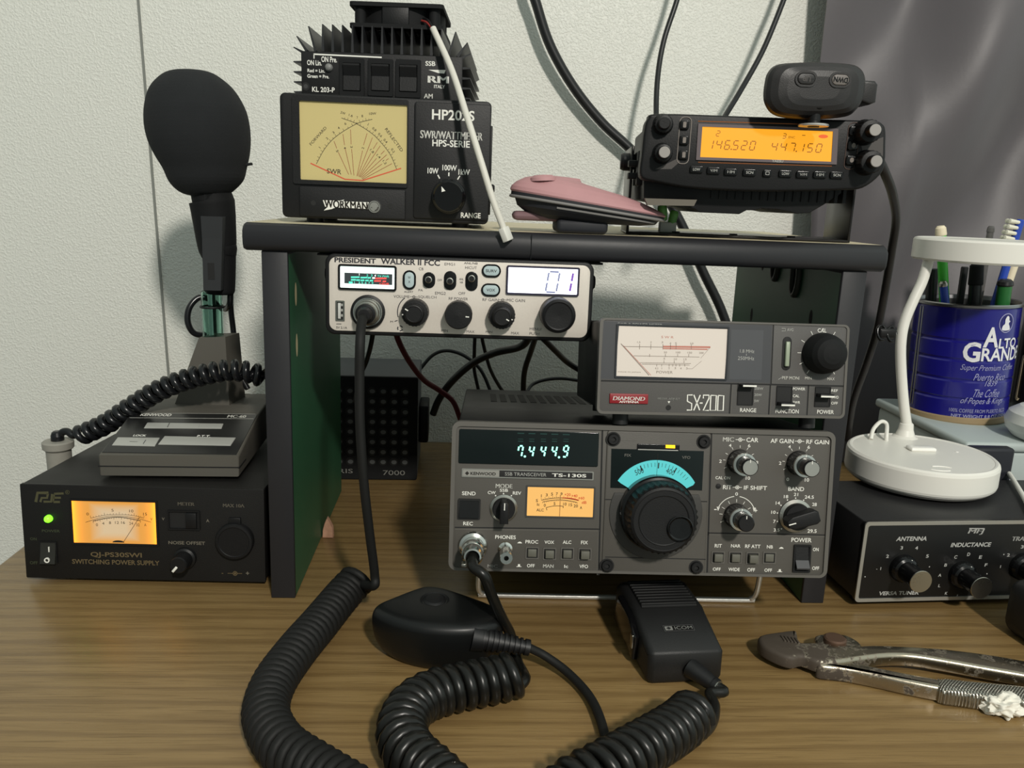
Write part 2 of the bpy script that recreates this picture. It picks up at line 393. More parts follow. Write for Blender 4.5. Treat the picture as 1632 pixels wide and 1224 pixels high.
# ---------------------------------------------------------------- curtain
def curtain():
    m = mat('grey_satin_cloth', (86, 82, 85), .48, var=.12, vs=14, bump=.15, bs=260, sheen=.2)
    nt = m.node_tree; 
    nx, nz = 90, 60; b = MB(); V = []
    def yy(u, z):
        s_ = z*.9
        v_ = u*5.5-z*6.5; f1 = abs(math.sin(v_*1.35+.6))**1.6; f2 = math.sin(u*13-z*12+.5); f3 = math.sin(u*31+z*3+1)
        return (-30*f1+11*f2+5*f3*(.4+z)-4)*(.25+.75*min(1, u*6))
    for side_ in (0, 1):
        for k in range(nz+1):
            for i in range(nx+1):
                u = i/nx; zf = k/nz; z = 2+zf*900; x = 492+u*560+(1-zf)*26*(1-u)-12*math.sin(zf*2)*(1-u)
                V.append((x, 352+yy(u, zf)+side_*1.6, z))
    W = nx+1; F = []; o = (nz+1)*W
    for k in range(nz):
        for i in range(nx):
            a = k*W+i; F.append((a, a+1, a+W+1, a+W)); F.append((o+a, o+a+W, o+a+W+1, o+a+1))
    for k in range(nz):
        a = k*W; F.append((a, a+W, o+a+W, o+a)); a = k*W+nx; F.append((a, o+a, o+a+W, a+W))
    for i in range(nx):
        a = i; F.append((a, o+a, o+a+1, a+1)); a = nz*W+i; F.append((a, a+1, o+a+1, o+a))
    b.add(V, F, m)
    o = b.build('curtain', None, 80); tag(o, 'dark grey satin curtain hanging at the right of the wall', 'curtain')
curtain()
# ---------------------------------------------------------------- big transceiver in the middle
PG = mat('warm_grey_panel', (76, 73, 68), .5, bump=.12, bs=1500)
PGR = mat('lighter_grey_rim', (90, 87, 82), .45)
PGD = mat('dark_grey_panel', (58, 57, 55), .5, bump=.12, bs=1500)
GRV = mat('dark_groove', (22, 22, 22), .7)
DISPW = mat('smoked_display_glass', (9, 18, 18), .12)
VFD = mat('cyan_green_tube_digits', (40, 120, 105), .5, emit=(150, 255, 225), es=2.6)
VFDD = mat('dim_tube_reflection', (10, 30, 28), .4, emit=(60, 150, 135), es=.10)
WARM = mat('lit_warm_meter_face', (120, 100, 66), .5, emit=(255, 190, 98), es=.78)
CYAN = mat('lit_cyan_dial', (25, 80, 80), .5, emit=(100, 226, 226), es=.72)
INK = mat('black_ink', (28, 24, 18), .7)
RED = mat('red_ink', (205, 50, 25), .6)
AMB = mat('amber_lit_lamp', (250, 180, 20), .4, emit=(255, 190, 25), es=1.6)
BTN = mat('grey_push_button', (92, 91, 82), .5)
BRASS = mat('dull_brass', (150, 135, 100), .35, .9)
DKT = mat('dark_print', (96, 95, 90), .6)

def mark_out(b, x, y, s=1.0):                                        # little in / out button symbols
    X, Z = b.P(x, y); b.flat([(X-1.6, Z-.6), (X+1.6, Z-.6), (X+.8, Z+.2), (X, Z+.5), (X-.8, Z+.2)], WH)
def mark_in(b, x, y):
    X, Z = b.P(x, y); b.flat([(X-.8, Z-.5), (X+.8, Z-.5), (X+.6, Z+1), (X-.6, Z+1)], WH); b.line([(X-1.6, Z-.6), (X+1.6, Z-.6)], .35, WH)
def target(b, x, y):
    X, Z = b.P(x, y); b.ring(ell(X, Z, 1.25, n=20), ell(X, Z, .85, n=20), b.e, 0, WH); b.flat(ell(X, Z, .5, n=12), WH)
    b.line([(X-3, Z), (X-1.2, Z)], .35, WH); b.line([(X+1.2, Z), (X+3, Z)], .35, WH)
def ticks(b, x, y, r0, r1, angs, wd=.3, m=None):
    X, Z = b.P(x, y)
    for a in angs: c, s_ = math.cos(R(a)), math.sin(R(a)); b.line([(X+r0*c, Z+r0*s_), (X+r1*c, Z+r1*s_)], wd, m or WH)
def dots(b, pts, r=.45, m=None):
    for x, y in pts: X, Z = b.P(x, y); b.flat(ell(X, Z, r, n=12), m or WH)

def transceiver():
    P = Face((720, 674), (1330, 689), (1320, 919), (714, 905), 241, 94, 515)
    t = thing('transceiver', 'wide grey transceiver with big round dial standing on a wire foot on the desk', 'radio', (.2456, -.0644, .053), (-R(8.4), 0, -R(1.2)))
    b = MB(P); b.box(-117, 117, 3, 265, 1.5, 92, K, 1.2)
    for k in range(16): b.box(-95+k*8, -90+k*8, 150, 215, 91.8, 92.3, GRV)
    for k in range(8): b.box(38+k*9, 44+k*9, 120, 132, 91.8, 92.3, GRV)
    b.build('case', t)
    # ---- front plate with all its printing
    b = MB(P); b.prism(rr(-120.5, 120.5, 0, 94, 5), 0, 5, PG, .4)
    b.ring(rr(-120.5, 120.5, 0, 94, 5), rr(-118, 118, 1.7, 91, 3), -1.2, 1, PGR)
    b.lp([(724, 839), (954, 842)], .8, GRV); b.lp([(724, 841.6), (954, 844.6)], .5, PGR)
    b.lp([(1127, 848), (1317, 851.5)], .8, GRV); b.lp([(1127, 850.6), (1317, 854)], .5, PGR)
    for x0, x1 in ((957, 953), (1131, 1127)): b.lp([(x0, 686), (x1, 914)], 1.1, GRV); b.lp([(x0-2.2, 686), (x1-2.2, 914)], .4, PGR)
    W = WH
    for s_, q in (('MODE', (788.4, 771.5, 814.9, 778)), ('SSB', (795, 779, 808, 783.6)), ('CW', (776, 782.5, 788.4, 787.2)), ('REV', (815.6, 783.2, 828.8, 788.2)),
                  ('SEND', (735.4, 783.2, 756.8, 789.1)), ('REC', (737.4, 830.3, 752.6, 835.9)), ('PHONES', (788, 851.4, 820.6, 857.2)),
                  ('PROC', (836, 859, 856.3, 864.4)), ('VOX', (866.3, 859.8, 881.6, 864.8)), ('ALC', (895.4, 859.7, 909, 865)), ('FIX', (924.5, 860.2, 935.5, 865.5)),
                  ('OFF', (838.7, 896.4, 850.9, 901.7)), ('MAN', (864.3, 897, 881, 902.3)), ('Ic', (898, 897.8, 904.2, 902.7)), ('VFO', (922.2, 897.6, 936, 903.2)),
                  ('MIC', (1149.2, 698, 1167, 704.9)), ('CAR', (1187, 698.8, 1206.2, 705.7)), ('AF GAIN', (1225.8, 700.4, 1263, 707.2)), ('RF GAIN', (1283.4, 701.9, 1320.2, 708.6)),
                  ('RIT', (1150.6, 773, 1164.5, 779.5)), ('IF SHIFT', (1184.3, 774, 1221.5, 780.5)), ('BAND', (1255.8, 775.6, 1281.4, 782.1)),
                  ('4', (1159, 708.4, 1163, 713.4)), ('6', (1189.6, 708.6, 1193.6, 713.8)), ('2', (1143.8, 733, 1148, 738)), ('8', (1202.5, 735, 1206.5, 740)), ('10', (1187, 759.5, 1194, 764.6)),
                  ('CAL ON', (1138.4, 759.2, 1161.9, 763.9)), ('4', (1254.5, 710.2, 1258.6, 715.2)), ('6', (1285.5, 710.8, 1289.6, 715.8)), ('2', (1240, 736, 1244, 741)), ('8', (1299, 737, 1303, 742)),
                  ('0', (1252.6, 761.2, 1256.8, 766.3)), ('10', (1282.2, 762, 1289.2, 767.4)), ('-', (1136.5, 810.5, 1141.5, 812)), ('+', (1201.5, 810, 1206.5, 815.4)),
                  ('3.5', (1233.5, 841, 1243, 846)), ('7', (1232.4, 827.4, 1236.4, 832.6)), ('10', (1229, 813, 1236, 818)), ('14', (1236, 798.5, 1243, 803.6)), ('18', (1249, 788.4, 1256, 793.4)),
                  ('21', (1265, 785, 1272, 790)), ('24.5', (1282.6, 789, 1297.4, 794.4)), ('28', (1295, 800.6, 1302.4, 805.8)), ('29.5', (1288.2, 842.4, 1303, 848)), ('0', (1170.5, 784.2, 1174.8, 789.4)),
                  ('RIT', (1138.8, 865.5, 1150.2, 871)), ('NAR', (1165, 865.9, 1180.3, 871)), ('RF ATT', (1187.8, 866.5, 1212.5, 872)), ('NB', (1223, 867.5, 1232.7, 872.6)),
                  ('OFF', (1136.3, 902.6, 1149, 907.7)), ('WIDE', (1161.5, 903, 1179.8, 908.3)), ('OFF', (1191.9, 903.6, 1204.4, 909.2)), ('OFF', (1219.7, 904.3, 1231.9, 909.6)),
                  ('POWER', (1262.4, 856, 1295.2, 862.8)), ('ON', (1297.7, 871.6, 1306.9, 877)), ('OFF', (1297, 901.2, 1308.3, 906.7))):
        b.tp(s_, *q, W)
    b.tp('MIC', 776, 897, 792, 902, GW)
    mark_out(b, 827, 862.5); mark_in(b, 826, 899); mark_out(b, 1246.5, 871.5); mark_in(b, 1244.5, 908)
    for x, y in ((1177.2, 701.9), (1272.6, 704.1), (1173.5, 776.4)): target(b, x, y)
    dots(b, [(788.4, 789.6), (800.9, 786.5), (813.4, 789.6), (1246, 841.7), (1239.5, 830), (1239, 816.7), (1244.5, 804.5), (1254.8, 796.3), (1268, 793.3), (1281, 796.6)])
    ticks(b, 1176.2, 736.2, 8.8, 10.4, (150, 120, 90, 60, 30, 175, 205)); ticks(b, 1271.6, 738.2, 8.8, 10.4, (150, 120, 90, 60, 30, 175, 205))
    ticks(b, 1172, 820.9, 8.6, 10.6, (150, 120, 90, 60, 30, 175, 205, 5))
    X, Z = P(1172, 820.9); b.line(arc(X, Z, 12.4, 158, 98), .45, W); b.line(arc(X, Z, 12.4, 82, 22), .45, W)
    for a, s_ in ((158, 1), (22, -1)):
        x, z = X+12.4*math.cos(R(a)), Z+12.4*math.sin(R(a)); b.flat([(x-1, z+.8), (x+1, z+.8), (x, z-2)], W)
    plate = b.build('front_panel', t)
    # ---- display window and nameplate
    b = MB(P); x0, x1, z0, z1 = b.rp(730, 689, 951, 742); b.prism(rr(x0, x1, z0, z1, 1), -.6, 1, DISPW, .3); b.e = -.75
    for c, xa, xb in (('n', 822.5, 831.2), ('4', 840, 848.8), ('4', 858.5, 867.2), ('4', 876, 884.8), ('9', 894, 903)):
        xa, za = P(xa, 730); xb, zb = P(xb, 711.5); b.seg(c, xa+.3, xb-.3, za+.5, zb-.3, .95, VFD, shear=.16)
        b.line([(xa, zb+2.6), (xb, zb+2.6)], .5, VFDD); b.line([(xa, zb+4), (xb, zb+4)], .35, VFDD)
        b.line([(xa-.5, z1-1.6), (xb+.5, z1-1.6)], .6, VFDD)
    for x, y in ((834.2, 728.4), (888.2, 729.6)): X, Z = P(x, y); b.flat(ell(X, Z, .7, n=10), VFD)
    b.build('frequency_display', t)
    b = MB(P); x0, x1, z0, z1 = b.rp(734.7, 749.5, 943.5, 763); b.prism(rr(x0, x1, z0, z1, .5), -.5, 1, GRV, .2); b.e = -.62
    b.ring(rr(x0, x1, z0, z1, .5), rr(x0+.7, x1-.7, z0+.7, z1-.7, .4), -.62, 0, AL); xb = P(794, 756)[0]
    b.flat([(x0+.6, z0+.6), (xb, z0+.6), (xb, z1-.6), (x0+.6, z1-.6)], mat('silver_badge', (150, 148, 142), .4, .3)); b.e = -.72
    b.tp('KENWOOD', 748.5, 752.8, 788.5, 757.6, INK, bold=.03); X, Z = P(743.3, 754.6); b.flat([(X, Z-1.3), (X+1.3, Z), (X, Z+1.3), (X-1.3, Z)], INK)
    b.tp('SSB TRANSCEIVER', 803, 753.6, 868.4, 758.8, GW, bold=0); b.tp('TS-130S', 877.4, 755.2, 931.8, 760.4, WH, bold=.02)
    b.build('nameplate', t)
    # ---- signal meter
    b = MB(P); x0, x1, z0, z1 = b.rp(838.4, 777, 943.5, 822); b.ring(rr(x0-1, x1+1, z0-1, z1+1, .6), rr(x0, x1, z0, z1, .4), -.5, 1, PGD)
    b.flat(rr(x0, x1, z0, z1, .3), WARM, -.1); b.e = -.2
    def K2(x, y): return P(720+x/6.8, 670+y/6.8)
    def curve(a, c, d, n=14): 
        q = [Vector(K2(*v)) for v in (a, c, d)]; c2 = q[1]*2-(q[0]+q[2])/2
        return [q[0]*(1-t_)**2+c2*2*t_*(1-t_)+q[2]*t_*t_ for t_ in [i/n for i in range(n+1)]]
    b.line(curve((960, 862), (1160, 838), (1360, 866)), .35, INK); b.line(curve((1185, 838), (1275, 842), (1358, 862)), .55, RED); b.line(curve((972, 880), (1160, 858), (1345, 886)), .35, INK)
    b.line(curve((1010, 940), (1102, 922), (1195, 926)), .35, INK); b.line([K2(1010, 938), K2(1018, 968)], .35, INK); b.line([K2(1195, 924), K2(1192, 944)], .35, INK)
    up = curve((960, 862), (1160, 838), (1360, 866), 20); dn = curve((972, 880), (1160, 858), (1345, 886), 20)
    for i, p in enumerate(up): b.line([p, p+Vector(((i-10)*.02, .8+.6*(i % 2 == 0)))], .22, INK if i < 11 else RED)
    for i, p in enumerate(dn): b.line([p, p+Vector((0, -.8))], .22, INK)
    def k2t(s_, x, y, w_, h_, m): X, Z = K2(x, y); b.text(s_, X-w_*.0291, X+w_*.0291, Z-h_*.0291, Z+h_*.0291, m)
    for s_, x, y in (('1', 958, 815), ('3', 1015, 805), ('5', 1072, 797), ('7', 1125, 795), ('9', 1175, 795)): k2t(s_, x, y, 22, 32, INK)
    for s_, x, y in (('+20', 1240, 802), ('+40', 1315, 815), ('+60', 1390, 838)): k2t(s_, x, y, 66, 30, RED)
    k2t('dB', 1420, 885, 52, 30, RED)
    for s_, x, y, w_ in (('0', 995, 915, 22), ('5', 1100, 897, 20), ('10', 1212, 902, 36), ('15', 1273, 910, 36), ('20', 1330, 922, 46), ('A', 1387, 940, 24), ('ALC', 945, 965, 80), ('S', 910, 865, 22), ('Ic', 925, 905, 28)): k2t(s_, x, y, w_, 32, INK)
    b.build('signal_meter', t)
    b = MB(P); b.line([K2(1163, 800), K2(1155, 1030)], .3, mat('needle_brown', (110, 50, 20), .5), -.35); b.build('meter_needle', t)
    # ---- rocker, mode knob
    b = MB(P); x0, x1, z0, z1 = b.rp(728.8, 794.3, 764.5, 826); b.ring(rr(x0, x1, z0, z1, .8), rr(x0+1, x1-1, z0+1, z1-1, .5), -1.2, 1, GRV)
    b.add([(x0+1, -.4, z1-1), (x1-1, -.4, z1-1), (x1-1, -2.6, z0+1.2), (x0+1, -2.6, z0+1.2), (x0+1, 1, z1-1), (x1-1, 1, z1-1), (x1-1, 1, z0+1.2), (x0+1, 1, z0+1.2)], [(0, 3, 2, 1), (3, 7, 6, 2), (0, 4, 7, 3), (1, 2, 6, 5), (0, 1, 5, 4)], KG)
    b.build('send_switch', t)
    X, Z = P(801.3, 809)
    b = MB(P); b.lathe((X, 0, Z), [(8.7, -.2), (8.7, 1, AL), (7.4, 2.2, AL), (7.2, 2.2, K), (7, 4), (6.6, 5)], K)
    b.prism([(X-2.6, Z-6.6), (X+2.6, Z-6.6), (X+2.6, Z+5), (X+1.4, Z+6.8), (X-1.4, Z+6.8), (X-2.6, Z+5)], -15, -4, K, .6)
    b.line([(X, Z+2), (X, Z+6.4)], .6, WH, -15.1); b.build('mode_knob', t)
    # ---- sockets
    X, Z = P(753, 867.5); b = MB(P); b.lathe((X, 0, Z), [(9.4, -.2), (9.4, 1), (8.6, 2.2), (8.6, 3), (7.8, 3.4), (7.8, 1)], CH); b.build('microphone_socket', t)
    X, Z = P(804.2, 872); b = MB(P); b.lathe((X, 0, Z), [(4.4, -.2), (4.4, 1.4, CH), (3.5, 2, CH), (3.2, 2.2), (3.2, 10), (3.9, 10.4), (4, 21), (3.7, 21.6), (1.5, 21.6), (1.4, 16, K), (.01, 16, K)], BRASS); b.build('phones_socket', t)
    # ---- push buttons
    for x, y, o_ in ((846.8, 879, 1), (874.4, 880.5, 2.5), (902.7, 880.2, 2), (930.6, 881, 3.5), (1144.1, 886.3, 2.5), (1172, 886.7, 2.5), (1200, 887.7, 3.5), (1227.2, 887.3, 1)):
        X, Z = P(x, y); b = MB(P); b.ring(rr(X-4.2, X+4.2, Z-3.9, Z+3.9, .4), rr(X-3.5, X+3.5, Z-3.2, Z+3.2, .3), -.5, .5, PGR)
        b.flat(rr(X-3.5, X+3.5, Z-3.2, Z+3.2, .3), GRV, -.05); b.box(X-2.7, X+2.7, -o_, 0, Z-2.5, Z+2.5, BTN, .35); b.build('push_button', t)
    # ---- centre plate, bolts, dial
    b = MB(P); q = b.rp(961, 690, 1126, 912); b.prism(rr(*q, 1.5), -.9, 1, PG, .5); b.e = -1.0
    b.lp([(962, 795), (987, 795.6)], .6, GRV); b.lp([(1102, 797.8), (1125, 798.3)], .6, GRV); b.lp([(963, 885), (1124, 889)], .6, GRV)
    b.lp([(986, 703), (1012, 703.6)], .4, PGR); b.build('dial_surround', t)
    for x, y in ((973.9, 701.2), (1118, 705), (965.7, 898.6), (1108.5, 901.6)):
        X, Z = P(x+2, y-1) if 0 else P(x, y)
        b = MB(P); b.lathe((X, -.9, Z), [(4.6, 0, GRV), (4.6, .3, GRV), (3.9, .3, GRV), (3.6, .2, K), (3.4, 1.6, K), (3, 2, K), (1.5, 2, K), (1.4, .8, GRV), (.01, .8, GRV)], K, n=24); b.build('bolt', t)
    b = MB(P); o = [P(*p) for p in ((971, 716), (1118.6, 719.5), (1116.5, 781), (970, 777))]
    b.prism(o, -1.2, 0, DISPW, .3); b.e = -1.35
    CX, CZ = P(1041.8, 803.7); RO = 28.6
    a0, a1 = 31.5, 148.5
    outer = arc(CX, CZ, RO, a0, a1, 40); inner = arc(CX, CZ, 15, a1, a0, 24); b.flat([p for p in outer]+[(CX-RO*math.cos(R(31.5))+2, CZ+RO*math.sin(R(31.5))-1.6)]+inner+[(CX+RO*math.cos(R(31.5))-1, CZ+RO*math.sin(R(31.5))-1.6)], CYAN); b.e = -1.45
    for k in range(-11, 12):
        a = 90-k*5.05-2; big = (k+11) % 5 == 1
        if a < 38 or a > 122: continue
        c, s_ = math.cos(R(a)), math.sin(R(a)); b.line([(CX+(RO-1.6)*c, CZ+(RO-1.6)*s_), (CX+(RO-(5.2 if big else 4.2))*c, CZ+(RO-(5.2 if big else 4.2))*s_)], .75 if big else .25, INK)
    b.tp('500', 1008.5, 747, 1022.5, 755.5, INK, bold=0, rot=22); b.tp('400', 1058, 747.5, 1072, 755.5, INK, bold=0, rot=-18)
    for q in ((94, 106), (72, 86), (44, 58)): b.line(arc(CX, CZ, RO-9.3, *q), .3, INK)
    b.tp('FIX', 992, 723.8, 1002.5, 728, DKT); b.tp('VFO', 1083.3, 727, 1096.7, 731.4, DKT)
    b.line([(CX, CZ+RO+4), (CX, CZ+RO-10)], .22, INK); b.build('tuning_dial', t)
    b = MB(P); q = b.rp(1011.8, 709, 1079.4, 718.5); b.prism(rr(*q, .4), -1.6, 0, KG, .2); b.e = -1.7; b.lp([(1013, 716.8), (1077, 718.4)], .6, GW); b.fp([(1057, 709.5), (1072, 710), (1072, 715), (1057, 714.5)], AMB); b.build('indicator_bar', t)
    X, Z = P(1043, 814)
    b = MB(P); b.prism(arc(X, Z-1, 29.5, -205, 25, 60), -1.7, -.9, PGD, .4)
    b.lathe((X, -.9, Z), [(23.6, .4, KG), (23.8, 7), (23, 8), (21.5, 8.4), (21.8, 9, K), (21.8, 19), (21.4, 21), (20, 23), (18.6, 23.8), (18.2, 23.5), (15.6, 23.5), (15.2, 23.9), (14.6, 23.5), (.01, 23.4)], K, n=144, rib=(36, .05, 5, 6))
    kn = b.build('tuning_knob', t, 30)
    b = MB(P); b.lathe((X+9.8, -.9, Z-4.5), [(7.9, 23.2), (7.9, 24.8), (7.4, 25.2), (7.0, 24.6), (6.2, 23.9), (.01, 23.7)], KG, n=40); b.build('finger_dimple', kn)
    # ---- right hand knobs
    for x, y, cap in ((1176.2, 736.2, 1), (1271.6, 738.2, 1), (1172, 820.9, 0)):
        X, Z = P(x, y); b = MB(P)
        b.lathe((X, 0, Z), [(7.9, 0), (7.7, 2), (7.5, 9), (7.2, 10, CH), (7, 11.2, CH), (5.6, 11.4, KG), (5.4, 11.6), (5.2, 20), (5, 21), (4.5, 21.4, AL if cap else K), (.01, 21.4)], KG, n=48, rib=(24, .05, 1, 2))
        b.line([(X, Z+5), (X, Z+7)], .5, WH, -11.5); b.line([(X-.2, Z+3), (X-.2, Z+4.9)], .5, WH, -21.6)
        b.build('control_knob', t)
    X, Z = P(1147, 774.6-2+2); b = MB(P); b.lathe(P(1143, 774.5)[:1]+(0,)+P(1143, 774.5)[1:], [(1.6, -.1), (1.6, .5), (.01, .9)], GRV, n=16); b.build('indicator_lamp', t)
    X, Z = P(1268, 821); b = MB(P)
    b.lathe((X, 0, Z), [(10.6, 0), (10.6, 1, AL), (8.8, 2.2, AL), (8.6, 2.2, K), (8.4, 5), (8, 6)], K, n=40)
    b.M = Matrix.Translation((X, 0, Z)) @ Matrix.Rotation(R(-17), 4, 'Y')
    b.prism([(-10, -2.2), (-6, -4), (8, -4.4), (10.4, -3), (10.4, 3), (8, 4.4), (-6, 4), (-10, 2.2)], -14, -5, K, .8); b.line([(-9.6, 0), (-5, 0)], .7, WH, -14.1); b.build('band_knob', t)
    b = MB(P); x0, x1, z0, z1 = b.rp(1265.5, 866.5, 1293.6, 910); b.ring(rr(x0, x1, z0, z1, .6), rr(x0+1.2, x1-1.2, z0+1, z1-1, .4), -1.2, 1, K); zm = (z0+z1)/2-1
    xa, xb = x0+1.4, x1-1.4; b.flat(rr(x0+1.2, x1-1.2, z0+1, z1-1, .4), GRV, -.05)
    pr = [(-.3, z1-1.2), (-1.2, zm), (-4.2, z0+3.6), (-3.6, z0+2.6), (0, z0+2.4)]
    for i in range(4): b.add([(xa, pr[i][0], pr[i][1]), (xb, pr[i][0], pr[i][1]), (xb, pr[i+1][0], pr[i+1][1]), (xa, pr[i+1][0], pr[i+1][1])], [(0, 3, 2, 1)], K if i == 0 else mat('grey_rocker', (70, 70, 72), .4))
    for xx, f in ((xa, (0, 1, 2, 3, 4, 5)), (xb, (5, 4, 3, 2, 1, 0))): b.add([(xx, q[0], q[1]) for q in pr]+[(xx, 0, z1-1.2)], [f], K)
    b.build('power_switch', t)
    # ---- feet and wire bail
    b = MB(P)
    w1 = Matrix.Rotation(R(8.4), 4, 'X')                             # back to level
    def lv(x, y, z): return (Matrix.Rotation(R(1.2), 4, 'Z') @ Vector((0, 0, 0))) + (w1 @ Vector((x, y, z)))
    zb = -53+2.0
    pts = [lv(-98, 52, zb+46), lv(-100, 60, zb+30), lv(-101, 64, zb+8), lv(-98, 66, zb+1.5), lv(-92, 66.5, zb), lv(0, 66.5, zb), lv(92, 66.5, zb), lv(98, 66, zb+1.5), lv(101, 64, zb+8), lv(101, 60, zb+30), lv(99, 52, zb+46)]
    b.tube(smoothpts(pts, 8), 1.9, mat('bright_wire', (232, 230, 224), .32, .6), 12); b.build('wire_foot', t)
    for x in (-95, 95):
        p = lv(0, 0, 0); b = MB(); q = Vector((x, 250, 1)); lw = (Matrix.Rotation(-R(8.4), 4, 'X') @ q).z+53
        b.lathe((x, 250, 2), [(8, 0), (8, max(1, lw)), (6, max(1.5, lw+1))], KR, (0, 0, -1)); b.build('rubber_foot', t)
transceiver()

# ---------------------------------------------------------------- power meter on top of it
def swr_meter():
    P = Face((954, 505), (1354, 514.5), (1346, 666), (954, 656.5), 155, 58, 510)
    t = thing('power_meter', 'grey meter box with cream dial standing on top of the wide transceiver', 'meter', (.2902, -.0605, .1563), (-R(8.4), 0, R(.6)))
    b = MB(P); b.box(-75, 75, 3, 100, 1.5, 56.5, K, 1.5)
    for x in (-60, 60):
        for y in (14, 88): b.lathe((x, y, 1.6), [(5, 0), (5, 9.2)], KR, (0, 0, -1), 16)
    b.build('case', t)
    GP = mat('speckled_grey_panel', (78, 76, 74), .5, var=.08, vs=900, bump=.15, bs=1400); GD = mat('dark_face_panel', (62, 63, 66), .42)
    b = MB(P); b.prism(rr(-77.5, 77.5, 0, 58, 3.5), 0, 5, GP, .5); b.ring(rr(-77.5, 77.5, 0, 58, 3.5), rr(-75.9, 75.9, 1.6, 56.8, 2.2), -.6, 1, PGR)
    b.fp([(960, 510), (1228, 516), (1226, 609), (958, 602)], GD); b.lp([(959, 605), (1350, 614)], 1.0, GRV)
    b.lp([(1230, 514), (1227.5, 610)], .9, GRV)
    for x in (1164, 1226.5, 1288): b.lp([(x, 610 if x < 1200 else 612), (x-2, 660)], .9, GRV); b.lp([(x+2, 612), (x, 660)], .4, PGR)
    b.e = -.16
    b.tp('SWR & POWER METER', 982, 513.6, 1052.4, 518.2, GW, bold=.0); b.fp([(1162, 523), (1214, 524), (1212, 604), (1160, 602.5)], mat('grey_window', (74, 75, 78), .35))
    b.e = -.24
    b.tp('1.8 MHz', 1176.7, 555, 1199.6, 560.4, GW, bold=0); b.tp('250MHz', 1173.5, 566.3, 1199.6, 572, GW, bold=0); b.lp([(1187, 562), (1187, 565)], .3, GW)
    for s_, q, m in (('CAL', (1301.5, 520.4, 1316, 527), WH), ('AVG', (1252, 520.4, 1262, 525.3), GW), ('PEP MONI', (1245, 598, 1273, 603.2), WH), ('MIN', (1281.8, 598.8, 1292.6, 603), WH), ('MAX', (1318.2, 599.8, 1329.8, 604.4), WH),
                     ('RANGE', (1178.6, 648.8, 1204.4, 655), WH), ('FUNCTION', (1235.2, 650.6, 1272.4, 657), WH), ('POWER', (1302, 652, 1329, 658.2), WH),
                     ('200W', (1201, 615.5, 1215, 619.6), GW), ('20W', (1201, 625.6, 1213, 629.6), GW), ('5W', (1201, 635.4, 1208.5, 639.4), GW), ('POWER', (1262.5, 616, 1282.4, 620.4), WH), ('CAL', (1262.7, 627.2, 1273, 631.6), WH), ('SWR', (1263, 637.6, 1274.5, 641.8), WH),
                     ('REF', (1324.6, 618.8, 1335.2, 623), WH), ('FWD', (1326, 629.4, 1336.6, 633.8), WH), ('OFF', (1324.6, 639, 1335.2, 643.2), WH), ('METER ADJUST', (1048.6, 632, 1083, 636.2), GW)):
        b.tp(s_, *q, m, bold=.008)
    b.fp([(1064, 637.5), (1068, 637.5), (1066, 641)], WH); X, Z = P(1065.5, 647.6); b.flat(ell(X, Z, 1.6), GRV)
    b.lp([(1243, 520.6), (1249, 520.6), (1249, 525), (1243, 525)], .3, GW); b.lp([(1239, 603), (1244, 600)], .3, GW)
    ticks(b, 1308.8, 560.9, 13, 15.4, (90, 60, 120, 150, 180, 207, 235, 305), .35)
    def S6(x, y): return P(960+x/6.8, 500+y/6.8)
    for q in ([(972, 868), (918, 868), (918, 935), (965, 960), (965, 1030), (914, 1030)], [(985, 866), (1052, 1032)], [(1055, 868), (988, 1034)], [(1050, 955), (1082, 955)],
              [(1088, 905), (1088, 870), (1148, 870), (1148, 905), (1090, 1034), (1150, 1034)], [(1168, 872), (1228, 874), (1224, 1034), (1164, 1034), (1168, 872)], [(1248, 874), (1308, 876), (1304, 1036), (1244, 1036), (1248, 874)]):
        b.line([S6(*p) for p in q], .75, WH)
    b.build('front_panel', t)
    CREAM = mat('cream_meter_face', (206, 197, 188), .45, emit=(255, 228, 212), es=.06)
    b = MB(P); x0, x1, z0, z1 = b.rp(982.3, 519, 1155, 600); b.flat([P(984, 518), P(1157, 522.4), P(1153, 602), P(980.6, 597.4)], CREAM, -.3); b.e = -.4
    PK = mat('faded_pink_ink', (186, 120, 105), .6); GI = mat('faded_grey_ink', (140, 128, 118), .6)
    for q, wd, m in (([(190, 315), (500, 655)], .5, GI), ([(215, 335), (520, 655)], .3, PK), ([(220, 345), (640, 350)], .35, GI), ([(640, 345), (1150, 350)], 1.1, PK), ([(640, 366), (1120, 374)], .7, PK), ([(330, 445), (1035, 458)], .3, GI), ([(400, 520), (945, 528)], .3, GI), ([(420, 535), (930, 545)], .3, GI), ([(1150, 350), (1050, 470)], .2, GI), ([(1060, 500), (960, 585), (910, 585)], .2, GI)):
        b.line([S6(*p) for p in q], wd, m)
    for x in (390, 510, 640, 720, 780, 945): b.line([S6(x, 318), S6(x, 375)], .3, GI)
    for x in (500, 668, 800, 920): b.line([S6(x, 425), S6(x, 455)], .3, GI)
    for x in (655, 765, 870): b.line([S6(x, 495), S6(x, 525)], .3, GI)
    for x in (580, 632, 712, 750, 785, 825, 880): b.line([S6(x, 535), S6(x, 560)], .3, GI)
    def s6t(s_, x, y, w_, h_, m): X, Z = S6(x, y); b.text(s_, X-w_*.0288, X+w_*.0288, Z-h_*.0288, Z+h_*.0288, m, bold=0)
    s6t('S W R', 685, 242, 130, 24, PK); s6t('POWER', 665, 622, 175, 28, GI); s6t('MADE IN JAPAN', 290, 622, 240, 14, GI)
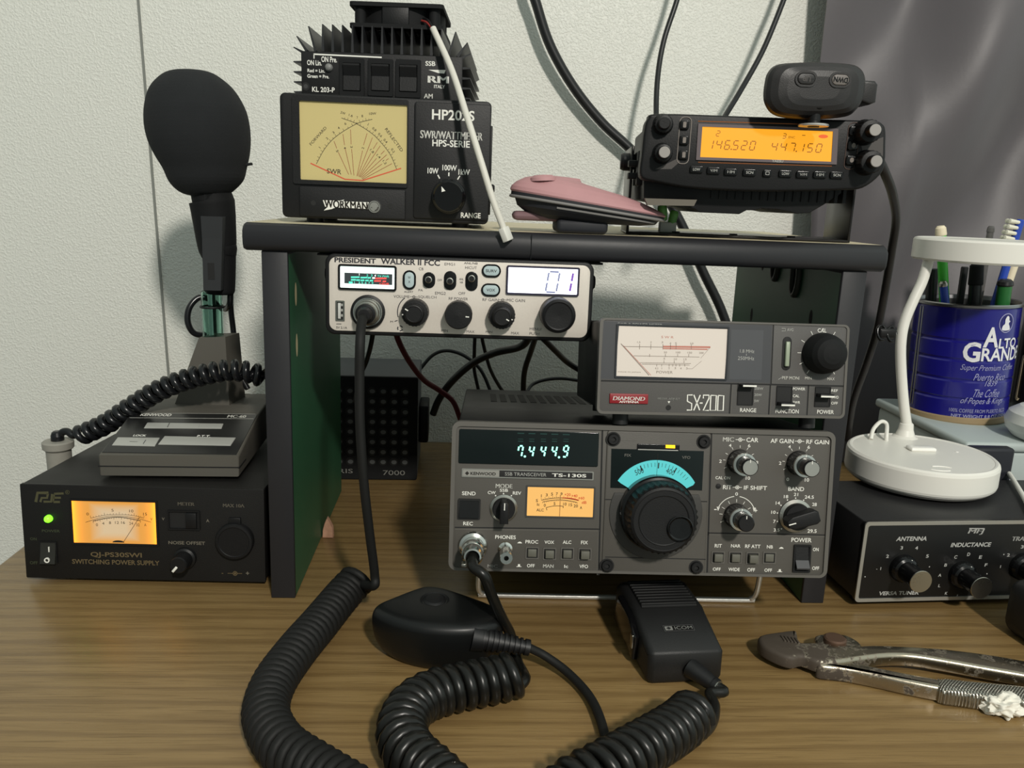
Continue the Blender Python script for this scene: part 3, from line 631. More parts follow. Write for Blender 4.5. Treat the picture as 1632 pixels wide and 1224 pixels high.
    for s_, x, y in (('1.5', 380, 298), ('2', 510, 298), ('3', 632, 298), ('4', 718, 308), ('5', 778, 308), ('10', 950, 310), ('50', 668, 408), ('100', 805, 408), ('150', 930, 410), ('200', 1055, 412), ('5', 658, 475), ('10', 778, 480), ('15', 882, 482), ('0.5', 580, 580), ('1', 635, 580), ('2', 712, 578), ('3', 778, 578), ('4', 838, 580), ('5', 903, 580)): s6t(s_, x, y, 16*len(s_.replace('.', '')), 20, GI)
    b.build('meter_face', t)
    b = MB(P); b.ring(rr(x0-1.6, x1+24, z0-1.6, z1+3.2, 1), rr(x0-.2, x1+.2, z0, z1, .4), -.8, .5, GD) if 0 else None
    b.ring(rr(x0-1, x1+1, z0-1, z1+1, .6), rr(x0, x1, z0, z1, .4), -.9, .3, mat('meter_bezel_dark', (44, 46, 50), .3)); b.build('meter_bezel', t)
    RB = mat('red_badge', (130, 22, 30), .35)
    b = MB(P); q = b.rp(973, 625.5, 1033, 641); b.prism(rr(*q, .4), -1, 0, RB, .3); b.e = -1.1; b.tp('DIAMOND', 978.5, 629.8, 1028, 636, WH, shear=.2, bold=.02); b.tp('ANTENNA', 988, 636.6, 1018.4, 639.8, WH, shear=.2, bold=.02); b.build('badge', t)
    X, Z = P(1308.8, 560.9); b = MB(P); b.lathe((X, 0, Z), [(12.6, 0), (12.6, 3), (12.2, 6), (11, 11), (9, 14), (6, 15.6), (3, 16.2), (.01, 16.4)], KM, n=48); b.build('calibration_knob', t)
    b = MB(P); x0, x1, z0, z1 = b.rp(1244.5, 534, 1259, 588.5); b.prism(rr(x0, x1, z0, z1, 3), -.3, .3, GRV, .2)
    b.box(x0+1.5, x1-1.5, -2.4, 0, z0+2.5, z1-3, mat('pale_green_button', (150, 160, 140), .3), .6); b.build('slide_button', t)
    for x0, y0, x1, y1, yl in ((1174, 609.4, 1199.4, 644, 612), (1236, 613.4, 1261.4, 645, 643.5), (1298, 614.8, 1323.4, 647, 629)):
        b = MB(P); a = b.rp(x0, y0, x1, y1); b.flat(rr(*a, .3), GRV, -.3); b.ring(rr(*a, .3), rr(a[0]+.5, a[1]-.5, a[2]+.5, a[3]-.5, .2), -.7, 0, K)
        zl = P((x0+x1)/2, yl)[1]; zl = min(max(zl, a[2]+1), a[3]-.6)
        b.box(a[0]+.7, a[1]-.7, -7, 0, zl-.4, zl+1.4 if zl+1.4 < a[3] else zl+.5, K, .2); b.box(a[0]+.8, a[1]-.8, -7.3, -6.2, zl-.5, zl+.5, WH); b.build('slide_switch', t)
swr_meter()
# ---------------------------------------------------------------- silver radio under the shelf
SIL = mat('pale_silver_face', (206, 198, 188), .42, .1, var=.05, vs=700, bump=.1, bs=1600)
NAVY = mat('dark_ink', (40, 40, 46), .6)
LCDW = mat('white_lit_screen', (235, 238, 250), .4, emit=(238, 240, 255), es=1.9)
LCDD = mat('lavender_grey_segments', (120, 125, 150), .5, emit=(120, 125, 160), es=.55)
LCDP = mat('violet_segments', (110, 70, 160), .5, emit=(110, 70, 165), es=.5)
METW = mat('white_lit_meter', (230, 240, 235), .4, emit=(225, 240, 235), es=1.0)
TEAL = mat('teal_lit_bars', (70, 190, 165), .5, emit=(90, 215, 190), es=.8)
REDL = mat('red_lit_bars', (215, 70, 65), .5, emit=(230, 75, 70), es=.75)
PALB = mat('pale_blue_button', (170, 186, 188), .45)

def silver_radio():
    P = Face((525, 408), (940.6, 425), (936.5, 538.8), (524, 527.5), 168, 47.3, 530)
    t = thing('mobile_radio', 'silver-faced radio with white lit screen hung under the riser shelf', 'radio', (.128, -.0085, .1938), (-R(2), 0, -R(.4)))
    b = MB(P); b.box(-84, 84, 8, 170, -1.5, 47.5, K, 1.5); b.prism(rr(-86.6, 86.6, -2.6, 49.4, 6), .5, 10, K, 1.2); b.build('case', t)
    for s_ in (-1, 1):
        b = MB(P); b.box(86.2*s_-1, 86.2*s_+1, 20, 70, 22, 49.0, K, .4); b.box(86.2*s_-1 if s_ > 0 else 86.2*s_-9, 86.2*s_+9 if s_ > 0 else 86.2*s_+1, 20, 70, 47.2, 48.6, K, .3); b.lathe((87*s_, 45, 34), [(5, 0), (5, 6), (4, 7)], K, (s_, 0, 0), 20); b.build('mounting_bracket', t)
    b = MB(P); b.prism(rr(-84, 84, 0, 47.3, 5), 0, 3, SIL, .3)
    for s_, q, k in (('PRESIDENT', (534, 410.3, 601.6, 418.6), dict(bold=.035)), ('WALKER II FCC', (609.4, 412.8, 704.5, 422.3), dict(bold=.03)), ('ALERT', (646.7, 463.7, 661.5, 466.5), {}), ('CB', (670.7, 426.5, 678, 430.7), dict(bold=0)), ('PA', (670, 460.9, 677, 464.4), dict(bold=0)),
                     ('EMG1', (711.8, 419.3, 728.2, 423.5), dict(bold=0)), ('EMG2', (696.7, 465.3, 713.6, 470), dict(bold=0)), ('OFF', (700.4, 444.8, 707.6, 448.4), dict(bold=0)), ('ANL/NB', (742.7, 418.5, 764.5, 421.8), {}), ('HICUT', (744.5, 424.9, 763.1, 429.4), dict(bold=0)), ('OFF', (734, 465.7, 744.8, 470.3), dict(bold=0)),
                     ('ANL', (735, 443.6, 742, 446.8), {}), ('NB', (736.4, 448.8, 741, 451.8), {}), ('VOLUME', (629.8, 470.5, 655.5, 475), dict(bold=0)), ('SQUELCH', (669.5, 471.5, 698.8, 476.3), dict(bold=0)), ('RF POWER', (718.6, 474.2, 749, 478.6), dict(bold=0)), ('RF GAIN', (772.3, 475.9, 797.6, 480.4), dict(bold=0)), ('MIC GAIN', (810.8, 476.8, 839.2, 481.5), dict(bold=0)),
                     ('M', (624.2, 511.8, 628.6, 514.6), {}), ('MIN', (706.6, 525.6, 717, 529.5), dict(bold=0)), ('MAX', (747, 527, 759.6, 531), dict(bold=0)), ('MIN', (777.6, 527.7, 788, 531), dict(bold=0)), ('MAX', (818, 529.2, 830.3, 533.5), dict(bold=0)), ('MENU/', (847, 522.5, 866, 526.8), dict(bold=0)), ('PUSH', (846.7, 529.9, 862.2, 534.2), dict(bold=0)), ('5V 2.1A', (535.4, 521.2, 553.4, 524.8), {})):
        b.tp(s_, *q, NAVY, **k)
    for x, y in ((662.5, 473.2), (804.2, 478.3)):
        X, Z = P(x, y); b.ring(ell(X, Z, .9, n=16), ell(X, Z, .6, n=16), b.e, 0, NAVY); b.line([(X-2.6, Z), (X+2.6, Z)], .3, NAVY)
    X, Z = P(665, 498.6); b.line(arc(X, Z, 11.6, 127, 196, 20), .6, NAVY); b.lp([(631, 513), (636, 511)], .5, NAVY)
    X, Z = P(640, 524); 
    for a in (20, 140, 260): b.line(arc(X, Z, 1.6, a, a+80, 6), .7, NAVY)
    b.lp([(535.5, 517), (544, 517)], .4, NAVY)
    b.build('front_panel', t)
    # meter
    b = MB(P); x0, x1, z0, z1 = b.rp(540, 421.5, 635, 462.5); b.ring(rr(x0, x1, z0, z1, 1.6), rr(x0+1.3, x1-1.3, z0+1.3, z1-1.3, .6), -1.4, .5, KG); b.flat(rr(x0+1.3, x1-1.3, z0+1.3, z1-1.3, .6), METW, -.2); b.e = -.3
    def P7(x, y): return P(510+x/7.0957, 400+y/7.0957)
    b.flat([P7(285, 240), P7(838, 262), P7(835, 385), P7(283, 362)], mat('slate_scale', (52, 62, 66), .5)); b.e = -.4
    for x, y, w_, h_, m in ((410, 293, 100, 18, TEAL), (510, 298, 78, 18, TEAL), (572, 301, 40, 18, TEAL), (622, 303, 30, 18, METW), (705, 308, 130, 18, REDL), (388, 323, 56, 18, TEAL), (442, 326, 44, 18, TEAL), (493, 329, 44, 18, TEAL), (545, 331, 40, 18, TEAL), (595, 333, 40, 18, TEAL), (668, 337, 80, 18, REDL), (745, 342, 40, 18, REDL), (357, 355, 44, 26, TEAL)):
        b.flat([P7(x-w_/2, y-h_/2), P7(x+w_/2, y-h_/2), P7(x+w_/2, y+h_/2), P7(x-w_/2, y+h_/2)], m)
    def p7t(s_, x, y, w_, h_, m): X, Z = P7(x, y); b.text(s_, X-w_*.0285, X+w_*.0285, Z-h_*.0285, Z+h_*.0285, m)
    for s_, x, y, w_, m in (('1', 457, 262, 12, METW), ('2', 550, 272, 18, TEAL), ('3', 600, 274, 18, TEAL), ('4', 640, 276, 18, METW), ('TX PWR', 733, 285, 132, TEAL), ('1', 400, 352, 10, TEAL), ('3', 455, 355, 18, TEAL), ('5', 490, 357, 18, TEAL), ('6', 530, 358, 18, TEAL), ('7', 570, 360, 18, TEAL), ('9', 608, 362, 18, TEAL), ('+30dB', 742, 370, 110, REDL)): p7t(s_, x, y, w_, 24, m)
    p7t('SWR', 440, 222, 44, 12, GW); p7t('MOD', 520, 226, 36, 12, GW); p7t('SIGNAL', 675, 234, 110, 12, GW)
    b.build('meter_window', t)
    # screen
    b = MB(P); x0, x1, z0, z1 = b.rp(809.5, 425.6, 923.3, 471.2); b.ring(rr(x0, x1, z0, z1, 1.2), rr(x0+1.2, x1-1.2, z0+1.2, z1-1.2, .4), -1.4, .5, mat('violet_black_bezel', (40, 36, 56), .35)); b.flat(rr(x0+1.2, x1-1.2, z0+1.2, z1-1.2, .4), LCDW, -.3); b.e = -.45
    a, c = P(875.5, 466), P(888.5, 434.5); b.seg('0', a[0]-1, c[0]+1, a[1], c[1], 1.2, LCDD, shear=.14); a, c = P(903, 466), P(913, 435); b.seg('1', a[0]-2, c[0]-.5, a[1], c[1], 1.4, LCDP, shear=.14); b.build('lit_screen', t)
    # buttons and switches
    X, Z = P(655.5, 446); b = MB(P); b.ring(rr(X-4.2, X+4.2, Z-6.2, Z+6.2, 4.1), rr(X-3, X+3, Z-5, Z+5, 2.9), -1, .5, KG); b.prism(rr(X-3, X+3, Z-5, Z+5, 2.9), -1.2, 0, PALB, .3); b.e = -1.3; b.text('W', X-.9, X+.9, Z+.8, Z+2.4, NAVY, bold=0); b.text('X', X-.7, X+.7, Z-2, Z-.4, NAVY, bold=0); b.build('oval_button', t)
    for (x, y), s_, wt in (((786, 432.1), 'SURV', 3.6), ((785.2, 462.4), 'VOX', 2.8)):
        X, Z = P(x, y); b = MB(P); b.ring(rr(X-6.2, X+6.2, Z-4.2, Z+4.2, 4.1), rr(X-5.1, X+5.1, Z-3.1, Z+3.1, 3), -1, .5, KG); b.prism(rr(X-5.1, X+5.1, Z-3.1, Z+3.1, 3), -1.2, 0, PALB, .3); b.e = -1.3; b.text(s_, X-wt, X+wt, Z-.9, Z+.9, NAVY, bold=.01); b.build('oval_button', t)
    for x, y, hh, dz in ((686.9, 446.5, 5.1, .6), (720.7, 447.2, 6.1, -.1), (754.8, 448.6, 6.2, 2.1)):
        X, Z = P(x, y); b = MB(P); b.prism(rr(X-4, X+4, Z-hh, Z+hh, 3.9), -.8, .5, KG, .3); b.lathe((X, -.6, Z+dz), [(2, 0), (2.2, 5), (2.2, 6, AL), (1.7, 6.3, K), (.01, 6.3)], K, n=20); b.build('toggle_switch', t)
    x0, x1, z0, z1 = MB(P).rp(534.5, 479, 549.8, 512.5); b = MB(P); b.ring(rr(x0, x1, z0, z1, .5), rr(x0+1, x1-1, z0+1, z1-1, .3), -.4, 2, ST); b.flat(rr(x0+1, x1-1, z0+1, z1-1, .3), GRV, -.1); b.box(x0+1.6, x0+3.4, -.35, 0, z0+1.6, z1-1.6, mat('pale_usb_tongue', (190, 190, 186), .5), .1)
    for k in range(3): b.box(x0+3.6, x1-1.2, -.3, 0, z0+3+k*3.4, z0+4.6+k*3.4, GW)
    b.build('charging_socket', t)
    X, Z = P(588.2, 497.2); b = MB(P); b.lathe((X, 0, Z), [(11, -.2), (11, 2, K), (9.6, 2.6, CH), (9.2, 3.6, CH), (8.6, 3.6), (8.6, 1)], K, n=40); b.build('microphone_socket', t)
    for x, y, r, hgt, mk in ((662.6, 502.6, 8.9, 15, ((150, 4.2, 6.4), (188, 7, 8))), (734.2, 505, 8.9, 13, ((-5, 4.6, 6.8),)), (804, 507, 8.9, 15, ((-28, 3, 5), (-18, 6.4, 7.4)))):
        X, Z = P.base(x, y, hgt); b = MB(P)
        if hgt == 15: b.lathe((X, 0, Z), [(r, 0), (r-.1, 8), (r-.6, 9), (6.4, 9.2), (6.2, 13.6), (5.6, 14.6), (5, 14.8), (4.6, 14.5), (.01, 14.5)], K, n=48, rib=(24, .05, 1, 1))
        else: b.lathe((X, 0, Z), [(r, 0), (r-.1, 11), (r-.8, 12.6), (.01, 13)], K, n=48)
        for a, r0, r1 in mk: c, s_ = math.cos(R(a)), math.sin(R(a)); b.line([(X+r0*c, Z+r0*s_), (X+r1*c, Z+r1*s_)], .7, WH, -(9.35 if r0 > 6 and hgt == 15 else hgt+.05))
        b.build('control_knob', t)
    X, Z = P.base(892.8, 505.7, 16); b = MB(P); b.lathe((X, 0, Z), [(11.2, 0), (11.2, 13), (10.6, 15), (9, 16), (8.2, 15.6), (.01, 15.2)], K, n=56); b.build('selector_knob', t)
silver_radio()

# ---------------------------------------------------------------- cross-needle watt meter on the shelf
def watt_meter():
    P = Face((447.6, 147), (780, 163), (781.5, 358.8), (449, 344), 138, 79.5, 545)
    t = thing('watt_meter', 'black box meter with yellow crossed-needle dial standing on the shelf top', 'meter', (.0766, .0285, .2637), (0, 0, -R(.2)))
    b = MB(P); b.box(-67.5, 67.5, 4, 88, 1, 79, K, 2)
    b.prism(rr(-69, 69, 0, 79.5, 3.5), 0, 9, K, 1); b.box(69, 70.6, 20, 30, 6, 66, K, .5); b.lathe((68, 14, 24), [(3, 0), (3, 4), (2, 5)], K, (1, 0, 0), 16)
    for x in (-50, 50):
        for y in (16, 74): b.lathe((x, y, 1.2), [(6, 0), (6, 4.2)], KR, (0, 0, -1), 16)
    b.build('case', t)
    def Z2(x, y): return (430+x/3.4, y/3.4)
    b = MB(P); x0, x1, z0, z1 = b.rp(*Z2(128, 530), *Z2(748, 1000)); q = b.rp(479, 164.4, 648.2, 287.5)
    b.ring(rr(x0, x1, z0, z1, 1.5), rr(*q, .8), -1.6, .5, K); b.build('meter_bezel', t)
    YEL = mat('yellow_meter_face', (190, 174, 118), .5, emit=(215, 195, 125), es=.04); BR = mat('brown_ink', (140, 66, 42), .6); DR = mat('dark_scale_ink', (62, 52, 34), .6); RDI = mat('red_orange_ink', (205, 85, 55), .6)
    b = MB(P); b.flat(rr(*q, .8), YEL, -.15); b.e = -.25
    def H1(x, y): return P(470+x/8.158, 150+y/8.158)
    b.line([p for p in smoothpts([H1(*v)+(0,) for v in ((280, 890), (390, 695), (540, 535), (800, 378), (1000, 322))], 8)], .32, DR)
    b.line([p for p in smoothpts([H1(*v)+(0,) for v in ((605, 303), (800, 378), (1000, 505), (1130, 635), (1240, 780), (1322, 965))], 8)], .32, DR)
    b.line([H1(205, 880), H1(650, 1090), H1(880, 1108), H1(1380, 952)], .75, RDI)
    for q_ in ((510, 600, 545, 690), (565, 740, 700, 1030), (625, 510, 645, 650), (652, 690, 733, 1030), (722, 450, 730, 640), (737, 700, 767, 1040)): b.line([H1(*q_[:2]), H1(*q_[2:])], .3, BR)
    for q_ in ((935, 500, 890, 650), (878, 720, 805, 1050), (1003, 555, 815, 1050), (1068, 615, 1015, 700), (985, 755, 830, 1055), (1105, 660, 840, 1060), (1160, 725, 1115, 770), (1060, 820, 850, 1065), (1190, 775, 865, 1070), (1215, 825, 1180, 850), (1130, 895, 870, 1085), (1260, 890, 880, 1095)): b.line([H1(*q_[:2]), H1(*q_[2:])], .3, BR)
    def h1t(s_, x, y, w_, h_, rot, m=DR, bold=.0): X, Z = H1(x, y); b.text(s_, X-w_*.0256, X+w_*.0256, Z-h_*.0256, Z+h_*.0256, m, bold=bold, rot=rot)
    h1t('FORWARD', 305, 530, 300, 36, 48); h1t('REFLECTED', 1283, 585, 345, 38, -52); h1t('SWR', 510, 988, 185, 62, -2, bold=.01)
    for s_, x, y, w_, r_ in (('2W', 625, 240, 62, -15), ('1.6', 725, 272, 50, -15), ('7', 808, 300, 16, 0), ('8', 872, 280, 20, 5), ('10W', 1005, 250, 90, 5), ('6', 655, 375, 22, 25), ('4', 570, 430, 22, 32), ('3', 503, 488, 22, 38), ('2', 420, 562, 22, 45), ('1', 325, 678, 10, 55), ('1', 948, 385, 12, -25), ('0.8', 1027, 448, 56, -40), ('0.6', 1103, 522, 56, -42), ('0.4', 1172, 598, 56, -48), ('0.2', 1270, 722, 56, -55),
                             ('5', 552, 725, 26, -65), ('4', 650, 685, 22, -75), ('3', 735, 672, 22, -88), ('2', 882, 688, 22, 72), ('1.8', 1000, 728, 56, -45), ('1.4', 1085, 795, 56, -45), ('1.2', 1165, 872, 56, -50)): h1t(s_, x, y, w_, 30, r_, bold=.005)
    fw = smoothpts([H1(*v)+(0,) for v in ((280, 890), (390, 695), (540, 535), (800, 378), (1000, 322))], 5); rf = smoothpts([H1(*v)+(0,) for v in ((605, 303), (800, 378), (1000, 505), (1130, 635), (1240, 780), (1322, 965))], 5)
    for L, s_ in ((fw, 1), (rf, 1)):
        for i in range(1, len(L)-1):
            tt = (L[i+1]-L[i-1]).normalized(); nn = Vector((-tt.y, tt.x, 0))*s_; b.line([L[i]+nn*.2, L[i]+nn*(1.6 if i % 2 == 0 else 1)], .2, DR)
    b.build('meter_face', t)
    b = MB(P); q = b.rp(*Z2(160, 1012), *Z2(738, 1178)); b.prism(rr(*q, 1.2), -1.3, 1, K, .6); b.e = -1.4
    for x, y in ((237, 1093), (655, 1113)): X, Z = P(*Z2(x, y)); b.flat(ell(X, Z, 1.7), GRV)
    b.build('lower_panel', t)
    b = MB(P); 
    def WK(x, y): return P(500+x/11.657, 300+y/11.657)
    b.prism([WK(*p) for p in ((175, 200), (480, 212), (575, 190), (545, 222), (1030, 245), (1030, 372), (480, 340), (375, 350), (350, 365), (190, 395), (270, 322), (215, 322))], -1.75, -1.2, WH)
    X, Z = WK(1132, 330); b.lathe((X, -1.2, Z), [(4.4, 0), (4.4, .6, GRV), (4.1, .65, GRV), (3.9, .65, AL), (.01, .66)], WH, n=40); b.e = -1.9
    b.ring(ell(X, Z, 3.3), ell(X, Z, 3), -1.92, -1.8, GRV)
    x0, x1, z0, z1 = b.rp(205, 0, 206, 1); p, q = WK(200, 320), WK(1010, 230); b.text('WORKMAN', p[0], q[0], p[1]-.9, q[1]-1.6+1.4, INK, bold=.045, shear=-.06, rot=-1.6)
    b.line([(X-1.9, Z-.3), (X-1.5, Z-.8)], .5, INK); b.line(arc(X, Z, 2.5, -80, 0, 8), .6, INK); b.build('maker_badge', t)
    b = MB(P); q = b.rp(*Z2(780, 562), *Z2(1192, 1190)); b.prism(rr(*q, 2), -1.3, 1, K, .6); b.e = -1.4
    for s_, q in (('HP202S', (686.5, 175.9, 753.5, 192)), ('SWR/WATTMETER', (668.8, 209.2, 767.4, 221.5)), ('HPS-SERIE', (688, 222.8, 747.6, 233.6)), ('10W', (681.5, 266.4, 699, 275.6)), ('100W', (705, 262, 728, 271)), ('1kW', (730.9, 269, 749, 278)), ('RANGE', (736.8, 339, 768.8, 347.8))): b.tp(s_, *q, WH, bold=.02)
    for p, q in (((911, 944), (922, 964)), ((971, 931), (971, 951)), ((1031, 950), (1019, 970))): b.lp([Z2(*p), Z2(*q)], .8, WH)
    b.build('control_panel', t)
    X, Z = P.base(430+972/3.4, 1063/3.4, 15); b = MB(P); b.lathe((X, -1.3, Z), [(11.6, 0), (11.4, 3), (11.2, 3.4), (10.4, 4), (10, 13), (9.2, 14), (.01, 14)], KG, n=48); b.flat([(X-5.4, Z+4), (X-3.4, Z+7.6+.4), (X-2.4, Z+3.2)], WH, -15.4)
    b.v[-3:] = [(X-4.6, -15.4, Z+6.4), (X-2.0, -15.4, Z+3.6), (X-4.4, -15.4, Z+2.8)]; b.build('range_knob', t)
watt_meter()

# ---------------------------------------------------------------- finned amplifier with a fan, on the watt meter
def amplifier():
    P = Face((480, 70.6), (736, 81), (737, 153), (480, 144), 108, 29, 560)
    t = thing('linear_amplifier', 'black finned amplifier with rocker switches and fan, on top of the yellow-dial meter', 'amplifier', (.0716, .047, .3432), (0, 0, -R(3.6)))
    FIN = mat('black_anodised_fins', (33, 34, 36), .42)
    b = MB(P); b.box(-52, 52, 1.5, 118, .6, 29.5, K, .5); b.build('case', t)
    b = MB(P)
    def fin(p, q, w0=1.9, w1=.7, y1=119):
        p, q = Vector(p), Vector(q); d_ = (q-p).normalized(); nn = Vector((-d_.y, d_.x)); b.prism([tuple(p+nn*w0/2), tuple(p-nn*w0/2), tuple(q-nn*w1/2), tuple(q+nn*w1/2)], 1, y1, FIN)
    for s_ in (-1, 1):
        for z in (3, 9.4, 15.8, 22.2): fin((52*s_, z), (59.5*s_, z+.2))
        fin((52*s_, 28), (59.2*s_, 31.5)); fin((50.5*s_, 29.5), (57*s_, 38.5)); fin((44.5*s_, 29.5), (49*s_, 45))
    for k in range(-6, 7): fin((k*6.6, 29.5), (k*6.6, 46.6))
    b.build('heat_sink', t)
    def R2(x, y): return (450+x/4.663, y/4.663)
    b = MB(P); b.prism(rr(-54, 54, 0, 29.2, .8), 0, 2, K, .3)
    for s_, q, m in (('ON Lin.', (185, 396, 295, 435), WH), ('ON Pre.', (293, 370, 410, 412), WH), ('Red = Lin.', (187, 462, 318, 488), WH), ('Green = Pre.', (185, 503, 350, 530), WH), ('KL 203-P', (220, 597, 392, 636), WH), ('SSB', (1065, 405, 1138, 440), WH), ('AM', (1060, 645, 1125, 680), WH), ('ITALY', (1133, 580, 1213, 605), WH)):
        b.tp(s_, *R2(*q[:2]), *R2(*q[2:]), m, bold=.02)
    b.lp([R2(238, 385), R2(238, 352)], .6, WH); b.lp([R2(235, 352), R2(743, 377)], .9, WH); b.tp('RM', *R2(1085, 515), *R2(1240, 565), WH, bold=.04, shear=0)
    b.fp([R2(1088, 468), R2(1215, 470), R2(1205, 496), R2(1160, 492)], WH); X, Z = P(*R2(172, 592)); b.flat(ell(X, Z, 2.6), GRV, -.05); b.flat(ell(X, Z, 1.4), mat('screw_grey', (60, 60, 60), .4), -.1)
    b.build('front_panel', t)
    X, Z = P(*R2(350, 452)); b = MB(P); b.lathe((X, 0, Z), [(2.6, -.1), (2.5, 1.5), (1.8, 2.8), (.8, 3.3), (.01, 3.4)], mat('cloudy_led', (120, 120, 118), .35), n=24); b.build('indicator_lamp', t)
    for x0, y0, x1, y1, a in ((430, 385, 615, 665, (455, 418, 590, 630)), (645, 390, 830, 665, (668, 425, 806, 630)), (850, 395, 1035, 675, (876, 432, 1010, 636))):
        q = MB(P).rp(*R2(x0, y0), *R2(x1, y1)); r_ = MB(P).rp(*R2(a[0], a[1]), *R2(a[2], a[3])); b = MB(P)
        b.ring(rr(*q, .8), rr(*r_, .5), -1.6, .3, KM); b.flat(rr(*r_, .5), GRV, -.05)
        xa, xb = r_[0]+.5, r_[1]-.5; zt, zb = r_[3]-.6, r_[2]+.6; pr = [(-3.6, zt), (-3.6, zt-1.2), (-1.1, zb+(zt-zb)*.55), (-2.2, zb), (0, zb)]
        for i in range(4): b.add([(xa, pr[i][0], pr[i][1]), (xb, pr[i][0], pr[i][1]), (xb, pr[i+1][0], pr[i+1][1]), (xa, pr[i+1][0], pr[i+1][1])], [(0, 3, 2, 1)], K)
        for xx, f in ((xa, (0, 1, 2, 3, 4, 5)), (xb, (5, 4, 3, 2, 1, 0))): b.add([(xx, u[0], u[1]) for u in pr]+[(xx, 0, zt)], [f], K)
        b.add([(xa, -3.6, zt), (xb, -3.6, zt), (xb, 0, zt), (xa, 0, zt)], [(0, 1, 2, 3)], K); b.build('rocker_switch', t)
    # cooling fan lying on the fins
    FX0, FX1, FY0, FY1, FZ = -23, 40, 6, 69, 46.7
    b = MB(P); cx, cy = (FX0+FX1)/2, (FY0+FY1)/2
    def sq(z0, z1, hole):
        o = [(x, y) for x, y in rr(FX0, FX1, FY0, FY1, 3, 9)]; n = len(o)
        ang = [math.atan2(y-cy, x-cx) for x, y in o]; i_ = [(cx+hole*math.cos(a), cy+hole*math.sin(a)) for a in ang]
        vs = [(x, y, z0) for x, y in o]+[(x, y, z1) for x, y in o]+[(x, y, z0) for x, y in i_]+[(x, y, z1) for x, y in i_]; fs = []
        for i in range(n):
            j = (i+1) % n; fs += [(i, j, n+j, n+i), (n+i, n+j, 3*n+j, 3*n+i), (2*n+i, 3*n+i, 3*n+j, 2*n+j), (i, 2*n+i, 2*n+j, j)]
        b.add(vs, fs, KM)
    sq(FZ, FZ+2.6, 28.5); sq(FZ+13.4, FZ+16, 28.5)
    N = 40; c_ = [(cx+28.5*math.cos(2*PI*i/N), cy+28.5*math.sin(2*PI*i/N)) for i in range(N)]; c2 = [(cx+30.2*math.cos(2*PI*i/N), cy+30.2*math.sin(2*PI*i/N)) for i in range(N)]
    b.add([(x, y, FZ+2) for x, y in c_]+[(x, y, FZ+14) for x, y in c_]+[(x, y, FZ+2) for x, y in c2]+[(x, y, FZ+14) for x, y in c2], [f for i in range(N) for f in ((i, N+i, N+(i+1) % N, (i+1) % N), (2*N+i, 2*N+(i+1) % N, 3*N+(i+1) % N, 3*N+i))], KM)
    for x in (FX0+6.5, FX1-6.5):
        for y in (FY0+6.5, FY1-6.5): b.lathe((x, y, FZ+2.5), [(3.8, 0), (3.8, 11)], KM, (0, 0, 1), 16)
    b.box(FX0+22, FX0+40, FY0+.6, FY0+12, FZ+2, FZ+14, K, .6)
    fan = b.build('fan', t)
    b = MB(P); b.lathe((cx, cy, FZ+2), [(12, 0), (12, 11), (11, 12)], K, (0, 0, 1), 32)
    for k in range(7):
        a = 2*PI*k/7; ca, sa = math.cos(a), math.sin(a); o = Vector((cx, cy, FZ+7)); u = Vector((ca, sa, 0)); v = Vector((-sa, ca, 0))
        q = [o+u*11-v*5+Vector((0, 0, 4)), o+u*27-v*8+Vector((0, 0, 4)), o+u*27+v*8-Vector((0, 0, 4)), o+u*11+v*5-Vector((0, 0, 4))]; dz = Vector((0, 0, 1)); b.add(q+[p+dz for p in q], [(0, 1, 2, 3), (7, 6, 5, 4), (0, 4, 5, 1), (2, 6, 7, 3), (1, 5, 6, 2)], K)
    b.build('fan_rotor', fan)
    # white fan lead hanging in front of the meter
    inv = (Matrix.Translation((71.6, 47, 343.2)) @ Matrix.Rotation(-R(3.6), 4, 'Z')).inverted()
    WC = mat('white_sleeve', (205, 202, 192), .5); pts = [mm(at_y(690, 45, .044)), mm(at_y(720, 112, .028)), mm(at_y(744, 185, .008)), mm(at_y(768, 262, -.004)), mm(at_y(786, 320, -.008)), mm(at_y(803, 365, -.009))]
    b = MB(); pl = smoothpts([inv @ p for p in pts], 10); b.tube(pl, 2.15, WC, 12)
    fl = b.build('fan_lead', fan)
    b = MB(); a = inv @ mm(at_y(672, 33, .056)); b.tube(smoothpts([a, (a+pl[0])/2+Vector((0, 0, 1)), pl[0]+Vector((0, 0, -1))], 6), .7, mat('red_wire', (150, 50, 45), .5), 6); a = a+Vector((1, 0, 1.4)); b.tube(smoothpts([a, (a+pl[0])/2+Vector((0, 0, 2)), pl[0]], 6), .7, K, 6); b.build('thin_wires', fl)
    b = MB(); e = pl[-1]; dr = (pl[-1]-pl[-4]).normalized(); mtx = Matrix.Translation(e) @ dr.to_track_quat('Z', 'Y').to_matrix().to_4x4() @ Matrix.Rotation(.5, 4, 'Z'); b.M = mtx
    b.box(-3.6, 3.6, -2.2, 2.2, -1, 8, mat('white_plug', (214, 212, 204), .45), .6); b.box(-1.6, 1.6, -3.2, -2.2, 0, 5, mat('white_plug', (0, 0, 0)), .2); b.build('lead_plug', fl)
amplifier()
